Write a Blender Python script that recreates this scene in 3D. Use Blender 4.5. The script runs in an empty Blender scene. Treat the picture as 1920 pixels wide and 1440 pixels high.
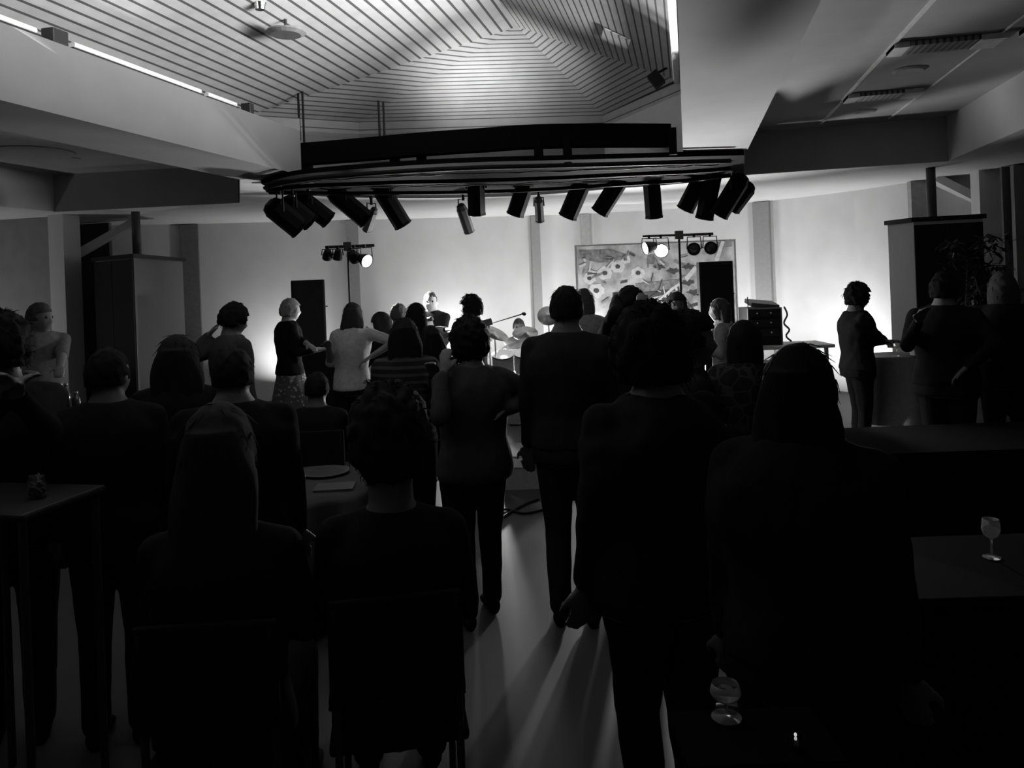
import bpy, bmesh, math, random
from mathutils import Vector, Matrix, noise
sc = bpy.context.scene
COL = sc.collection
random.seed(7)
PI = math.pi
# ------------------------------------------------------------------ camera
F = 1450.0; PX, PY = 960.0, 522.0; ROLL = math.radians(2.2); YAW = math.radians(12.8); H = 1.9
FX, FY = -math.sin(YAW), math.cos(YAW); RX, RY = math.cos(YAW), math.sin(YAW)
def ray(px, py):
    u, v = px-PX, PY-py; c, s = math.cos(ROLL), math.sin(ROLL)
    a, b = u*c+v*s, -u*s+v*c
    return (FX+RX*a/F, FY+RY*a/F, b/F)
def atd(px, py, D): r = ray(px, py); return Vector((r[0]*D, r[1]*D, H+r[2]*D))
def atz(px, py, z): r = ray(px, py); D = (z-H)/r[2]; return Vector((r[0]*D, r[1]*D, z))
def aty(px, py, y): r = ray(px, py); D = y/r[1]; return Vector((r[0]*D, y, H+r[2]*D))
def atx(px, py, x): r = ray(px, py); D = x/r[0]; return Vector((x, r[1]*D, H+r[2]*D))
cam = bpy.data.cameras.new('camera'); co = bpy.data.objects.new('camera', cam); COL.objects.link(co)
cam.sensor_width = 36; cam.lens = F/1920*36; cam.shift_y = -(720-PY)/1920; cam.clip_start = .05
_c, _s = math.cos(ROLL), math.sin(ROLL)
Rv, Zv, Fv = Vector((RX, RY, 0)), Vector((0, 0, 1)), Vector((FX, FY, 0))
xa, ya, za = Rv*_c-Zv*_s, Rv*_s+Zv*_c, -Fv
co.matrix_world = Matrix(((xa.x, ya.x, za.x, 0), (xa.y, ya.y, za.y, 0), (xa.z, ya.z, za.z, H), (0, 0, 0, 1)))
sc.camera = co
w = bpy.data.worlds.new('world'); sc.world = w; w.use_nodes = True
w.node_tree.nodes['Background'].inputs[0].default_value = (.5, .5, .5, 1)
w.node_tree.nodes['Background'].inputs[1].default_value = 0.0
sc.view_settings.view_transform = 'Standard'; sc.view_settings.look = 'None'
sc.view_settings.exposure = 0.0; sc.view_settings.gamma = 1
try: sc.view_settings.use_curve_mapping = False
except Exception: pass
# ------------------------------------------------------------------ room lights (power in W)
def lamp(kind, name, loc, target, power, **k):
    l = bpy.data.lights.new(name, kind); l.energy = power
    for a, b in k.items(): setattr(l, a, b)
    o = bpy.data.objects.new(name, l); COL.objects.link(o); o.location = loc
    d = Vector(target)-Vector(loc); o.rotation_euler = d.to_track_quat('-Z', 'Y').to_euler()
    return o
def area(name, loc, target, power, sx, sy=None, **k):
    if sy is None: return lamp('AREA', name, loc, target, power, shape='DISK', size=sx, **k)
    return lamp('AREA', name, loc, target, power, shape='RECTANGLE', size=sx, size_y=sy, **k)
WALLPTS = [(-12, 9.3), (-8.6, 10.9), (-8.0, 11.3), (-5.5, 12.3), (-2.65, 13.5), (-1.6, 13.8), (0.05, 13.75), (1.4, 13.2), (2.44, 12.3), (3.1, 11.3), (4.0, 10.9), (7.5, 9.0)]
UPL = [((-9.7, 7.7, .12), (-9.6, 8.3, 2.9), 12), ((-7.35, 9.0, .12), (-8.4, 9.2, 2.6), 16), ((-6.4, 11.3, .12), (-6.6, 12.0, 2.6), 14), ((-3.9, 12.2, .12), (-3.8, 13.2, 2.6), 26), ((-1.5, 11.0, .12), (-1.5, 12.4, 1.7), 16),  # left aisle and cabinet uplights are unseen additions that brighten that side
       ((-.45, 11.2, .12), (-.4, 12.6, 1.7), 14), ((-1.9, 12.6, .12), (-1.9, 13.7, 2.6), 22), ((.6, 12.4, .12), (.7, 13.5, 2.6), 22), ((1.85, 11.5, .12), (2.3, 12.6, 1.9), 26)]
for i, (l, t, p) in enumerate(UPL):
    o = area('floor_uplight_lamp', (l[0], l[1], l[2]+.2), t, p, .18); o.data.spread = math.radians(150)
# unseen wash lamps added behind the band to brighten the ceiling and beams
o = area('floor_flood_lamp', (-3.0, 10.9, .5), (-1.2, 4.0, 4.0), 100, .3); o.data.spread = math.radians(95)
o = area('floor_flood_lamp', (-.5, 11.3, .5), (-.6, 4.5, 4.2), 100, .3); o.data.spread = math.radians(95)
# cove strip on top of the right beam, washing the timber vault
o = area('cove_lamp', (-.12, 4.25, 3.60), (-2.6, 2.9, 4.3), 74, 5.2, .10)
o.rotation_euler = Matrix(((0, -.0, 1), (1, 0, 0), (0, 1, 0))).to_euler()
def strip_rot(o, d, along):
    z = -Vector(d).normalized(); x = Vector(along).normalized(); x = (x - z*x.dot(z)).normalized(); y = z.cross(x)
    o.rotation_euler = Matrix((x, y, z)).transposed().to_euler()
strip_rot(o, (-1, -.02, .24), (0, 1, 0)); o.data.spread = math.radians(62)
o = area('cove_lamp', (-3.6, 3.0, 3.52), (-2.2, 3.2, 4.3), 8, 5.0, .05); strip_rot(o, (.7, .2, .9), (0, 1, 0))
# unseen lamp added behind the rig beam to brighten the end gable of the vault
o = area('vault_flood_lamp', (-2.05, 7.45, 3.45), (-2.0, 8.0, 4.25), 6, .9, .05); o.data.spread = math.radians(118)

# ------------------------------------------------------------------ materials
_M = {}
def mat(name, g, rough=.7, metal=0, var=.12, scale=20, bump=0, spec=.3, emit=0, kind=None, **k):
    if name in _M: return _M[name]
    m = bpy.data.materials.new(name); m.use_nodes = True; nt = m.node_tree; N = nt.nodes; L = nt.links
    b = N['Principled BSDF']; b.inputs['Roughness'].default_value = rough; b.inputs['Metallic'].default_value = metal
    b.inputs['Specular IOR Level'].default_value = spec
    tc = N.new('ShaderNodeTexCoord'); no = N.new('ShaderNodeTexNoise'); no.inputs['Scale'].default_value = scale
    no.inputs['Detail'].default_value = 4; L.new(tc.outputs['Object'], no.inputs['Vector'])
    mr = N.new('ShaderNodeMapRange'); mr.inputs[3].default_value = g*(1-var); mr.inputs[4].default_value = g*(1+var)
    mr.inputs[1].default_value = .3; mr.inputs[2].default_value = .7
    L.new(no.outputs['Fac'], mr.inputs[0]); out = mr.outputs[0]
    def math_(op, a, bb=None, cl=False):
        n = N.new('ShaderNodeMath'); n.operation = op; n.use_clamp = cl
        for i, v in enumerate((a, bb)):
            if v is None: continue
            if isinstance(v, (int, float)): n.inputs[i].default_value = v
            else: L.new(v, n.inputs[i])
        return n.outputs[0]
    hgt = no.outputs['Fac']
    if kind:
        sp = N.new('ShaderNodeSeparateXYZ'); L.new(tc.outputs['Object'], sp.inputs[0])
        X, Y, Z = sp.outputs
        if kind == 'slat':      # narrow dark gaps between boards at constant height
            f = math_('FRACT', math_('DIVIDE', math_('ADD', Z, k.get('off', 0)), k['pitch']))
            gap = math_('LESS_THAN', f, k.get('gap', .2))
            out = math_('MULTIPLY', out, math_('SUBTRACT', 1, math_('MULTIPLY', gap, k.get('depth', .72))))
            hgt = math_('SUBTRACT', 1, gap)
        if kind == 'stripe':    # knitted stripes
            f = math_('FRACT', math_('MULTIPLY', Z, k['n'])); gap = math_('LESS_THAN', f, .4)
            out = math_('ADD', out, math_('MULTIPLY', gap, k['add']))
        if kind in ('print', 'swirl'):
            v = N.new('ShaderNodeTexVoronoi'); v.inputs['Scale'].default_value = k['n']; v.feature = 'DISTANCE_TO_EDGE' if kind == 'swirl' else 'F1'
            L.new(tc.outputs['Object'], v.inputs['Vector'])
            gap = math_('LESS_THAN', v.outputs['Distance'], k.get('t', .3))
            out = math_('ADD', out, math_('MULTIPLY', gap, k['add']))
        if kind == 'louver':
            f = math_('FRACT', math_('MULTIPLY', X, k['n'])); gap = math_('LESS_THAN', f, .45)
            out = math_('MULTIPLY', out, math_('SUBTRACT', 1, math_('MULTIPLY', gap, .7)))
        if kind == 'tile':
            f = math_('FRACT', math_('MULTIPLY', X, k['n'])); g2 = math_('FRACT', math_('MULTIPLY', Y, k['n']))
            gap = math_('MAXIMUM', math_('LESS_THAN', f, .01), math_('LESS_THAN', g2, .01))
            out = math_('MULTIPLY', out, math_('SUBTRACT', 1, math_('MULTIPLY', gap, .3)))
    cb = N.new('ShaderNodeCombineColor'); [L.new(out, cb.inputs[i]) for i in range(3)]
    L.new(cb.outputs[0], b.inputs['Base Color'])
    if bump:
        bp = N.new('ShaderNodeBump'); bp.inputs['Strength'].default_value = bump; bp.inputs['Distance'].default_value = .01
        L.new(hgt, bp.inputs['Height']); L.new(bp.outputs[0], b.inputs['Normal'])
    if emit:
        b.inputs['Emission Color'].default_value = (1, 1, 1, 1); b.inputs['Emission Strength'].default_value = emit
    if k.get('glass'):
        b.inputs['Transmission Weight'].default_value = .9; b.inputs['Roughness'].default_value = .03; b.inputs['IOR'].default_value = 1.45
    _M[name] = m; return m
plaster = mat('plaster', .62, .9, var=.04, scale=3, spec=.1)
plaster_dim = mat('grey_plaster', .42, .9, var=.05, scale=3, spec=.1)
ceil_tile = mat('coffer_ceiling_board', .42, .9, var=.05, scale=4, spec=.1)
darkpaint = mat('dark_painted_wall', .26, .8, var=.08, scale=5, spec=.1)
slatL = mat('timber_slats_side', .62, .6, var=.08, scale=7, kind='slat', pitch=.030, gap=.22, depth=.8, spec=.15, bump=.15)
slatF = mat('timber_slats_end', .60, .6, var=.06, scale=7, kind='slat', pitch=.0345, gap=.25, spec=.15, bump=.15)
slatW = mat('timber_boards_wall', .45, .7, var=.06, scale=7, kind='slat', pitch=.09, gap=.12, spec=.1)
black = mat('black_paint', .012, .6, spec=.25)
black_soft = mat('black_fabric', .010, .95, spec=.05)
blackmetal = mat('black_metal', .02, .45, spec=.4)
greymetal = mat('grey_metal', .35, .45, metal=.3)
chrome = mat('chrome', .7, .15, metal=1)
white = mat('white_enamel', .75, .5)
lens = mat('lit_lens', .9, .3, emit=9)
glass = mat('clear_glass', .95, .03, glass=True)
floor_m = mat('polished_floor', .05, .5, var=.10, scale=2, spec=.12)
# ------------------------------------------------------------------ mesh helpers
def link(name, bm, m, parent=None, smooth=False):
    me = bpy.data.meshes.new(name); bmesh.ops.recalc_face_normals(bm, faces=bm.faces[:]); bm.to_mesh(me); bm.free()
    for mm in (m if isinstance(m, (list, tuple)) else [m]): me.materials.append(mm)
    if smooth:
        for p in me.polygons: p.use_smooth = True
    o = bpy.data.objects.new(name, me); COL.objects.link(o)
    if parent: o.parent = parent
    return o
def tag(o, label, cat, group=None, kind=None):
    o['label'] = label; o['category'] = cat
    if group: o['group'] = group
    if kind: o['kind'] = kind
    return o
def empty(name, loc, rz=0, label=None, cat=None, group=None):
    o = bpy.data.objects.new(name, None); COL.objects.link(o); o.location = loc; o.rotation_euler = (0, 0, rz)
    o.empty_display_size = .1
    if label: tag(o, label, cat, group)
    return o
def struct(name, bm, m): o = link(name, bm, m); o['kind'] = 'structure'; return o
def box(bm, c, s, rz=0, mtx=None):
    r = bmesh.ops.create_cube(bm, size=1)
    M = (mtx if mtx else Matrix.Translation(c) @ Matrix.Rotation(rz, 4, 'Z')) @ Matrix.Diagonal((*s, 1))
    bmesh.ops.transform(bm, matrix=M, verts=r['verts']); return r['verts']
def bbox(bm, c, s, rz=0, bev=.01, seg=2):
    vs = box(bm, c, s, rz); es = set(e for v in vs for e in v.link_edges)
    bmesh.ops.bevel(bm, geom=list(es), offset=bev, segments=seg, affect='EDGES', profile=.5)
def frame_for(d):
    d = Vector(d).normalized(); a = Vector((0, 0, 1)) if abs(d.z) < .95 else Vector((1, 0, 0))
    x = d.cross(a).normalized(); return x, x.cross(d).normalized()
def loft(bm, rings):
    vs = [[bm.verts.new(p) for p in r] for r in rings]; n = len(vs[0])
    for a, b in zip(vs, vs[1:]):
        for i in range(n): bm.faces.new((a[i], a[(i+1) % n], b[(i+1) % n], b[i]))
    bm.faces.new(vs[0][::-1]); bm.faces.new(vs[-1])
def tube(bm, pts, r, n=10, closed=False):
    pts = [Vector(p) for p in pts]; rs = r if isinstance(r, (list, tuple)) else [r]*len(pts)
    rings = []; px = None
    for i, p in enumerate(pts):
        d = (pts[min(i+1, len(pts)-1)]-pts[max(i-1, 0)])
        x, y = frame_for(d)
        if px is not None:
            x = (px-d.normalized()*px.dot(d.normalized())).normalized(); y = d.normalized().cross(x)*-1
            y = x.cross(d.normalized())
        px = x
        rings.append([p+(x*math.cos(2*PI*k/n)+y*math.sin(2*PI*k/n))*rs[i] for k in range(n)])
    loft(bm, rings)
def capsule(bm, p0, p1, r0, r1, n=12):
    p0, p1 = Vector(p0), Vector(p1); d = (p1-p0).normalized(); pts = []; rs = []
    for t in (-.96, -.7, -.35): pts.append(p0+d*r0*t); rs.append(r0*math.sqrt(1-t*t))
    pts += [p0, p1]; rs += [r0, r1]
    for t in (.35, .7, .96): pts.append(p1+d*r1*t); rs.append(r1*math.sqrt(1-t*t))
    tube(bm, pts, rs, n)
def ell(bm, c, r, rot=None, seg=16, rings=10):
    q = bmesh.ops.create_uvsphere(bm, u_segments=seg, v_segments=rings, radius=1)
    M = Matrix.Translation(c) @ (rot if rot else Matrix.Identity(4)) @ Matrix.Diagonal((*(r if hasattr(r, '__len__') else (r, r, r)), 1))
    bmesh.ops.transform(bm, matrix=M, verts=q['verts']); return q['verts']
def prism(bm, poly, z0, z1):
    lo = [bm.verts.new((p[0], p[1], z0)) for p in poly]; hi = [bm.verts.new((p[0], p[1], z1)) for p in poly]; n = len(poly)
    bm.faces.new(lo[::-1]); bm.faces.new(hi)
    for i in range(n): bm.faces.new((lo[i], lo[(i+1) % n], hi[(i+1) % n], hi[i]))
def lathe(bm, prof, c=(0, 0, 0), n=24):
    rings = [[Vector(c)+Vector((r*math.cos(2*PI*k/n), r*math.sin(2*PI*k/n), z)) for k in range(n)] for r, z in prof]
    loft(bm, rings)
def nb(): return bmesh.new()
def plate(bm, pts, thick, up=None):      # a planar polygon given thickness
    pts = [Vector(p) for p in pts]
    nrm = (pts[1]-pts[0]).cross(pts[2]-pts[0]).normalized()
    if up is not None and nrm.dot(Vector(up)) < 0: nrm = -nrm
    lo = [bm.verts.new(p) for p in pts]; hi = [bm.verts.new(p+nrm*thick) for p in pts]; n = len(pts)
    bm.faces.new(lo); bm.faces.new(hi[::-1])
    for i in range(n): bm.faces.new((lo[i], lo[(i+1) % n], hi[(i+1) % n], hi[i]))
# ------------------------------------------------------------------ room shell
bm = nb(); prism(bm, [(-13, -3.2), (8, -3.2), (8, 14.6), (-13, 14.6)], -.1, 0); struct('floor', bm, floor_m)
# faceted rear wall behind the band, in one thickness
for (xa_, ya_), (xb_, yb_) in zip(WALLPTS, WALLPTS[1:]):
    bm = nb(); prism(bm, [(xa_, ya_), (xb_, yb_), (xb_, yb_+.25), (xa_, ya_+.25)], 0, 3.7); struct('wall_back', bm, plaster)
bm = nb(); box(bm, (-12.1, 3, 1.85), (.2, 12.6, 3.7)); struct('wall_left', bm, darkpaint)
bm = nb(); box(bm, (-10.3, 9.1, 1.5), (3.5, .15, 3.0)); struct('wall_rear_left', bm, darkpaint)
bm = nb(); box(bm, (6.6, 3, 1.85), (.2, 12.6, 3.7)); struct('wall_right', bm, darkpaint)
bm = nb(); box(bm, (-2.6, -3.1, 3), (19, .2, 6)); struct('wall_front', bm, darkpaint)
# vault over the middle
ZB = 3.7; k = (ZB-H)/2.1
def sc4(p): return Vector((p[0]*k, p[1]*k, ZB))
C1, B1, B2 = sc4((-5.08, 8.44)), sc4((-4.07, 9.32)), sc4((-1.0, 10.17)); C2 = Vector((-.04, 7.43, ZB))
P = aty(970, 50, 7.8); Y0 = -3.0
def proj(p):
    D = p.x*FX+p.y*FY; a = (p.x*RX+p.y*RY)/D*F; b = (p.z-H)/D*F; c, s = math.cos(ROLL), math.sin(ROLL)
    return PX+a*c-b*s, PY-(a*s+b*c)
def onseg(A, B, px):
    lo, hi = 0., 1.
    up = proj(A)[0] < proj(B)[0]
    for _ in range(40):
        m = (lo+hi)/2; x = proj(A.lerp(B, m))[0]
        if (x < px) == up: lo = m
        else: hi = m
    return A.lerp(B, lo)
S1 = onseg(C1, P, 844); S2 = onseg(C2, P, 1014)
A1 = Vector((C1.x, Y0, ZB)); A2 = Vector((C2.x, Y0, ZB)); PR = Vector((P.x, Y0, P.z))
def face(name, pts, m, t=.04):
    bm = nb(); plate(bm, pts, t, up=(0, 0, 1)); return struct(name, bm, m)
face('ceiling_vault_left', [A1, C1, P, PR], slatL)
face('ceiling_vault_right', [A2, PR, P, C2], slatL)
face('ceiling_gable_left', [C1, B1, S1], slatF)
face('ceiling_gable_right', [C2, S2, B2], slatF)
bm = nb()
for tri in ([B1, S1, P], [B1, P, B2], [B2, P, S2]): plate(bm, tri, .04, up=(0, 0, 1))
struct('ceiling_gable_centre', bm, slatF)
bm = nb(); plate(bm, [A1, A2, PR], .05); struct('ceiling_gable_front', bm, slatF)
# boarded walls under the end gable
bm = nb()
for a, b in ((C1, B1), (B1, B2), (B2, Vector((.0, 7.44, ZB)))):
    n = Vector((b.y-a.y, -(b.x-a.x), 0)).normalized(); n = n if n.dot(Vector((-2, 5, 0))-a.xyz) > 0 else -n
    plate(bm, [(a.x, a.y, 2.99), (b.x, b.y, 2.99), (b.x, b.y, ZB+.02), (a.x, a.y, ZB+.02)], .05, up=-n)
struct('wall_vault_end', bm, slatW)
# beams
bm = nb(); prism(bm, [(0, Y0), (.58, Y0), (.58, 7.4), (0, 7.4)], 3.0, 3.9); struct('trim_1', bm, plaster)      # right beam
bm = nb(); prism(bm, [(-4.36, Y0), (-3.7, Y0), (-3.68, 7.0), (-4.36, 7.0)], 3.0, 3.44); struct('trim_2', bm, mat('beam_grey_plaster', .20, .9, var=.04, scale=3, spec=.1))     # left beam, same plaster darkened to stand for weaker light
bm = nb(); box(bm, (-4.42, 2.1, 3.6), (.06, 10.2, .3)); struct('trim_3', bm, plaster)
# low ceiling over the stage and the aisles (one slab with the vault opening cut in)
bm = nb()
def slab(poly): prism(bm, poly, 3.0, 3.56)
slab([(-3.68, 7.0), (-4.36, 7.0), (-5.54, 8.87), (-5.0, 9.6), (B1.x, B1.y), (C1.x, C1.y)])
slab([(-8.02, 8.55), (-12, 8.1), (-12, 9.6), (-8.6, 11.2), (-5.5, 12.6), (-2.65, 13.7), (B2.x, 13.9), (B2.x, B2.y), (B1.x, B1.y), (-5.0, 9.6), (-5.54, 8.87)])
slab([(B2.x, B2.y), (B2.x, 13.95), (.1, 14.0), (2.6, 12.6), (4.0, 11.2), (7.4, 9.3), (2.82, 9.3), (.68, 9.39), (.56, 7.4), (.0, 7.4)])
slab([(2.82, 9.3), (7.4, 9.3), (7.4, Y0), (2.82, Y0)])
slab([(-8.02, 8.55), (-8.02, Y0), (-12, Y0), (-12, 8.1)])
struct('ceiling', bm, plaster)
bm = nb(); prism(bm, [(.5, Y0), (2.9, Y0), (2.9, 9.5), (.5, 9.5)], 3.48, 3.54)
prism(bm, [(-8.1, Y0), (-4.4, Y0), (-4.4, 7.1), (-5.5, 9.0), (-8.1, 8.7)], 3.48, 3.54); struct('ceiling_coffers', bm, ceil_tile)
# darker painted down-stands at the back of both coffers
bm = nb()
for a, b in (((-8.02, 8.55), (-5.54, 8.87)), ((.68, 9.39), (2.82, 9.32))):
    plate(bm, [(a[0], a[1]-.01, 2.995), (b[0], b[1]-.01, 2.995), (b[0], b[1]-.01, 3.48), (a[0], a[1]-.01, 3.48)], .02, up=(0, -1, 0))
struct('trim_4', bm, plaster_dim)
# light metal strips in the right coffer
for i, x in enumerate((1.5, 2.19)):
    bm = nb(); box(bm, (x, 4, 3.475), (.03 if i == 0 else .012, 10.2, .012)); struct('trim_%d' % (5+i), bm, white)
# wall piers and pilasters along the rear wall
def pier(n, x, y, wx, wy, rz, m, z1=3.0, z0=0):
    bm = nb(); box(bm, (x, y, (z0+z1)/2), (wx, wy, z1-z0), rz); struct('trim_%d' % n, bm, m)
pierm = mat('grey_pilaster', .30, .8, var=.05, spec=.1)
def pil(n, px, Y, wpx, m=pierm, rz=0, dep=.12):
    # pilaster whose foot stands at the rear wall
    p = aty(px, 520, Y); pier(n, p.x, p.y, wpx, dep, rz, m, 2.99)
def wall_y(x):
    for (x0, y0), (x1, y1) in zip(WALLPTS, WALLPTS[1:]):
        if x0 <= x <= x1: return y0+(y1-y0)*(x-x0)/(x1-x0)
def pil_at(n, px, wd, m, py=520):
    r = ray(px, py); best = None
    for i in range(900, 1500):
        y = i/100; x = r[0]/r[1]*y; wy = wall_y(x)
        if wy and y >= wy: best = (x, wy); break
    x, y = best; a = math.atan2((wall_y(x+.1)-wall_y(x-.1)), .2)
    pier(n, x, y-.05, wd, .12, a, m, 2.99); return x, y
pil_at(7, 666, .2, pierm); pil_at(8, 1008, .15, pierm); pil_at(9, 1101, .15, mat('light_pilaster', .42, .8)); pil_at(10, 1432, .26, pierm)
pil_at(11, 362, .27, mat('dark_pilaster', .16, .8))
pier(12, -8.32, 9.0, .24, .3, 0, plaster)
pier(13, 3.62, 10.6, .24, .3, 0, plaster)
# round steel posts and square post above the cabinets, slanted struts
c_ = atd(258, 500, 10.5); bm = nb(); tube(bm, [(c_.x, c_.y, 2.4), (c_.x, c_.y, 3.0)], .055, 14)
tag(link('steel_post', bm, mat('post_grey', .10, .6), smooth=True), 'slim round dark post from the top of the left tall cabinet to the ceiling', 'post')
c_ = atd(1748, 400, 9.0); bm = nb(); tube(bm, [(c_.x, c_.y, 2.4), (c_.x, c_.y, 3.0)], .05, 14)
tag(link('steel_post', bm, _M['post_grey'], smooth=True), 'slim round dark post from the top of the right tall cabinet to the ceiling', 'post')
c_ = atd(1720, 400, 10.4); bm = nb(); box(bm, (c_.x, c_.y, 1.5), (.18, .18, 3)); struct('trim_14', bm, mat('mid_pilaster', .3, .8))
# slanted soffit beams beside the doorways
def strut(n, a, b, w_, h_, m):
    bm = nb(); a, b = Vector(a), Vector(b); d = (b-a); x, y = frame_for(d); c = (a+b)/2
    M = Matrix((x, d.normalized(), y)).transposed().to_4x4(); M.translation = c
    box(bm, None, (w_, d.length, h_), mtx=M); return struct('trim_%d' % n, bm, m)
strut(15, atd(252, 416, 11.2), atd(140, 480, 10.9), .3, .10, plaster)
strut(16, atd(1752, 335, 10.1), atd(1870, 395, 9.9), .3, .10, plaster)
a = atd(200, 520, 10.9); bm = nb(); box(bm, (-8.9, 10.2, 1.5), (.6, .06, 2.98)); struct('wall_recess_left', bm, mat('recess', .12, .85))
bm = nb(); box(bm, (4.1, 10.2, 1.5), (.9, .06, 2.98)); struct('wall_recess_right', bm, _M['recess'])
a = atd(1900, 400, 9.0); bm = nb(); box(bm, (a.x+.5, a.y, 1.5), (1.0, .1, 2.98), 0); struct('wall_rear_right', bm, darkpaint)
# tall cabinets flanking the stage
def cabinet(pts, z, label, m_front, m_side, fi):
    c = sum((Vector(p) for p in pts), Vector((0, 0)))/len(pts)
    root = empty('tall_cabinet', (c.x, c.y, 0), 0, label, 'cabinet')
    loc = [(p[0]-c.x, p[1]-c.y) for p in pts]
    bm = nb(); prism(bm, loc, 0, z-.05); link('carcass', bm, m_side, root)
    bm = nb(); prism(bm, [(q[0]*1.08, q[1]*1.08) for q in loc], z-.05, z); link('top_trim', bm, m_front, root)
    i = fi; a, b = Vector(loc[i]), Vector(loc[(i+1) % 4]); mid = (a+b)/2; n = mid.normalized()
    t = (b-a).normalized(); n = Vector((t.y, -t.x)); n = n if n.dot(mid) > 0 else -n
    for s in (-1, 1):
        cc = mid + t*s*(b-a).length*.25 + n*.012
        bm = nb(); box(bm, (cc.x, cc.y, (z-.05)/2+.03), ((b-a).length*.49, .02, z-.18), math.atan2(t.y, t.x))
        d = link('door', bm, m_front, root)
        hc = mid + t*s*.04 + n*.035
        bm = nb(); tube(bm, [(hc.x, hc.y, 1.0), (hc.x, hc.y, 1.15)], .008, 8); link('door_handle', bm, blackmetal, d)
    return root
Lm, Ll, Lr = [atz(*q, 2.4).xy for q in ((250, 476), (175, 484), (342, 484))]
Rm, Rl, Rr = [atz(*q, 2.4).xy for q in ((1712, 408), (1664, 414), (1842, 401))]
cab_side_l = mat('grey_laminate', .13, .6, var=.04); cab_side_r = mat('light_laminate', .5, .6, var=.04)  # stage light on the inner sides is put into these tones
cabinet([Ll, Lm, Lr, Ll+(Lr-Lm)*.7], 2.4, 'tall dark cabinet with a grey side at the left of the stage', black, cab_side_l, 0)
cabinet([Rl, Rm, Rr, Rl+Rr-Rm], 2.4, 'tall dark cabinet behind the leafy plant at the right of the stage', black, cab_side_r, 1)
# ------------------------------------------------------------------ ceiling fittings
def slot_light(x0, x1, y, label):
    root = empty('louvred_ceiling_light', ((x0+x1)/2, y, 3.48), 0, label, 'ceiling light', 'louvred lights in the right coffer')
    w_ = x1-x0
    bm = nb(); box(bm, (0, 0, -.02), (w_, .24, .035)); link('louvre', bm, mat('louvre', .30, .35, kind='louver', n=22, metal=.5), root)
    bm = nb(); box(bm, (-w_/2+.05, 0, -.025), (.1, .25, .04)); link('end_panel', bm, white, root)
    bm = nb(); box(bm, (w_/2-.08, 0, -.025), (.16, .25, .04)); link('end_panel', bm, white, root)
    return root
slot_light(1.5, 2.14, 7.75, 'louvred ceiling light nearer the stage, in the right coffer')
slot_light(1.5, 2.22, 6.12, 'longer louvred ceiling light further from the stage, in the right coffer')
slot_light(2.3, 2.7, 5.9, 'louvred ceiling light at the right edge of the photo')
def disc_fit(name, p, r, label, cat, m, h=.02):
    bm = nb(); lathe(bm, [(r*.3, -h), (r*.8, -h), (r, -h*.4), (r, 0), (r*.3, 0)]); o = link(name, bm, m, smooth=False); o.location = p
    return tag(o, label, cat)
disc_fit('ceiling_diffuser', atz(1705, 130, 3.48), .13, 'round ceiling diffuser between the two louvred lights', 'air vent', ceil_tile)
disc_fit('ceiling_diffuser', atz(1622, 208, 3.48), .11, 'round ceiling diffuser close to the dark down-stand on the right', 'air vent', ceil_tile)
disc_fit('ceiling_diffuser', atz(60, 285, 3.48), .42, 'large round ceiling diffuser in the left coffer', 'air vent', plaster_dim, .03)
disc_fit('ceiling_downlight', atz(128, 297, 3.48), .13, 'small downlight beside the large diffuser in the left coffer', 'ceiling light', plaster_dim)
# disc hanging in the vault
def plane_hit(px, py, A, B, C):
    n = (B-A).cross(C-A); r = Vector(ray(px, py)); o_ = Vector((0, 0, H)); t = (A-o_).dot(n)/r.dot(n); return o_+r*t
dp = plane_hit(535, 36, A1, C1, P); root = empty('ceiling_speaker', dp, 0, 'round disc shaped speaker hanging below the left timber slope', 'speaker')
bm = nb(); lathe(bm, [(.02, -.13), (.12, -.13), (.16, -.11), (.15, -.095), (.02, -.09)]); link('disc', bm, mat('disc_grey', .30, .6), root)
bm = nb(); tube(bm, [(0, 0, 0), (0, 0, -.1)], .012); link('stem', bm, blackmetal, root)
dp = plane_hit(487, 6, A1, C1, P); bm = nb(); lathe(bm, [(.01, -.05), (.035, -.05), (.05, 0), (.01, 0)]); o = link('ceiling_spotlight', bm, chrome); o.location = dp
tag(o, 'small shiny ceiling spotlight above the hanging disc', 'ceiling light')
hp = [plane_hit(*q, A2, P, C2)-Vector((0, 0, .012)) for q in ((1132, 48), (1182, 72), (1176, 92), (1128, 68))]
bm = nb(); plate(bm, hp, .01, up=(0, 0, -1)); tag(link('access_hatch', bm, slatL), 'slatted hatch panel in the right timber slope', 'hatch')
# strip lights lying on top of the left beam
for (a, b), lab in ((((-3.74, 1.2), (-3.74, 3.9)), 'long strip light on the left beam at the photo edge'), (((-3.74, 4.15), (-3.74, 5.5)), 'long strip light on the left beam, right of the dark bracket'), (((-3.74, 5.55), (-3.74, 6.0)), 'short strip light on the left beam nearest the stage')):
    root = empty('strip_light', (a[0], (a[1]+b[1])/2, 3.44), 0, lab, 'strip light', 'strip lights on the left beam'); L_ = b[1]-a[1]
    bm = nb(); box(bm, (0, 0, .012), (.05, L_, .024)); link('housing', bm, blackmetal, root)
    bm = nb(); tube(bm, [(0, -L_/2+.02, .045), (0, L_/2-.02, .045)], .02, 10); link('tube', bm, mat('dim_tube', .7, .5, emit=.16), root)
for y, lab in ((4.02, 'dark bracket between the strip lights on the left beam'), (6.15, 'small dark bracket at the stage end of the left beam')):
    bm = nb(); bbox(bm, (-3.73, y, 3.485), (.09, .12 if y < 5 else .07, .09), bev=.006); tag(link('beam_bracket', bm, blackmetal), lab, 'bracket')
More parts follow.
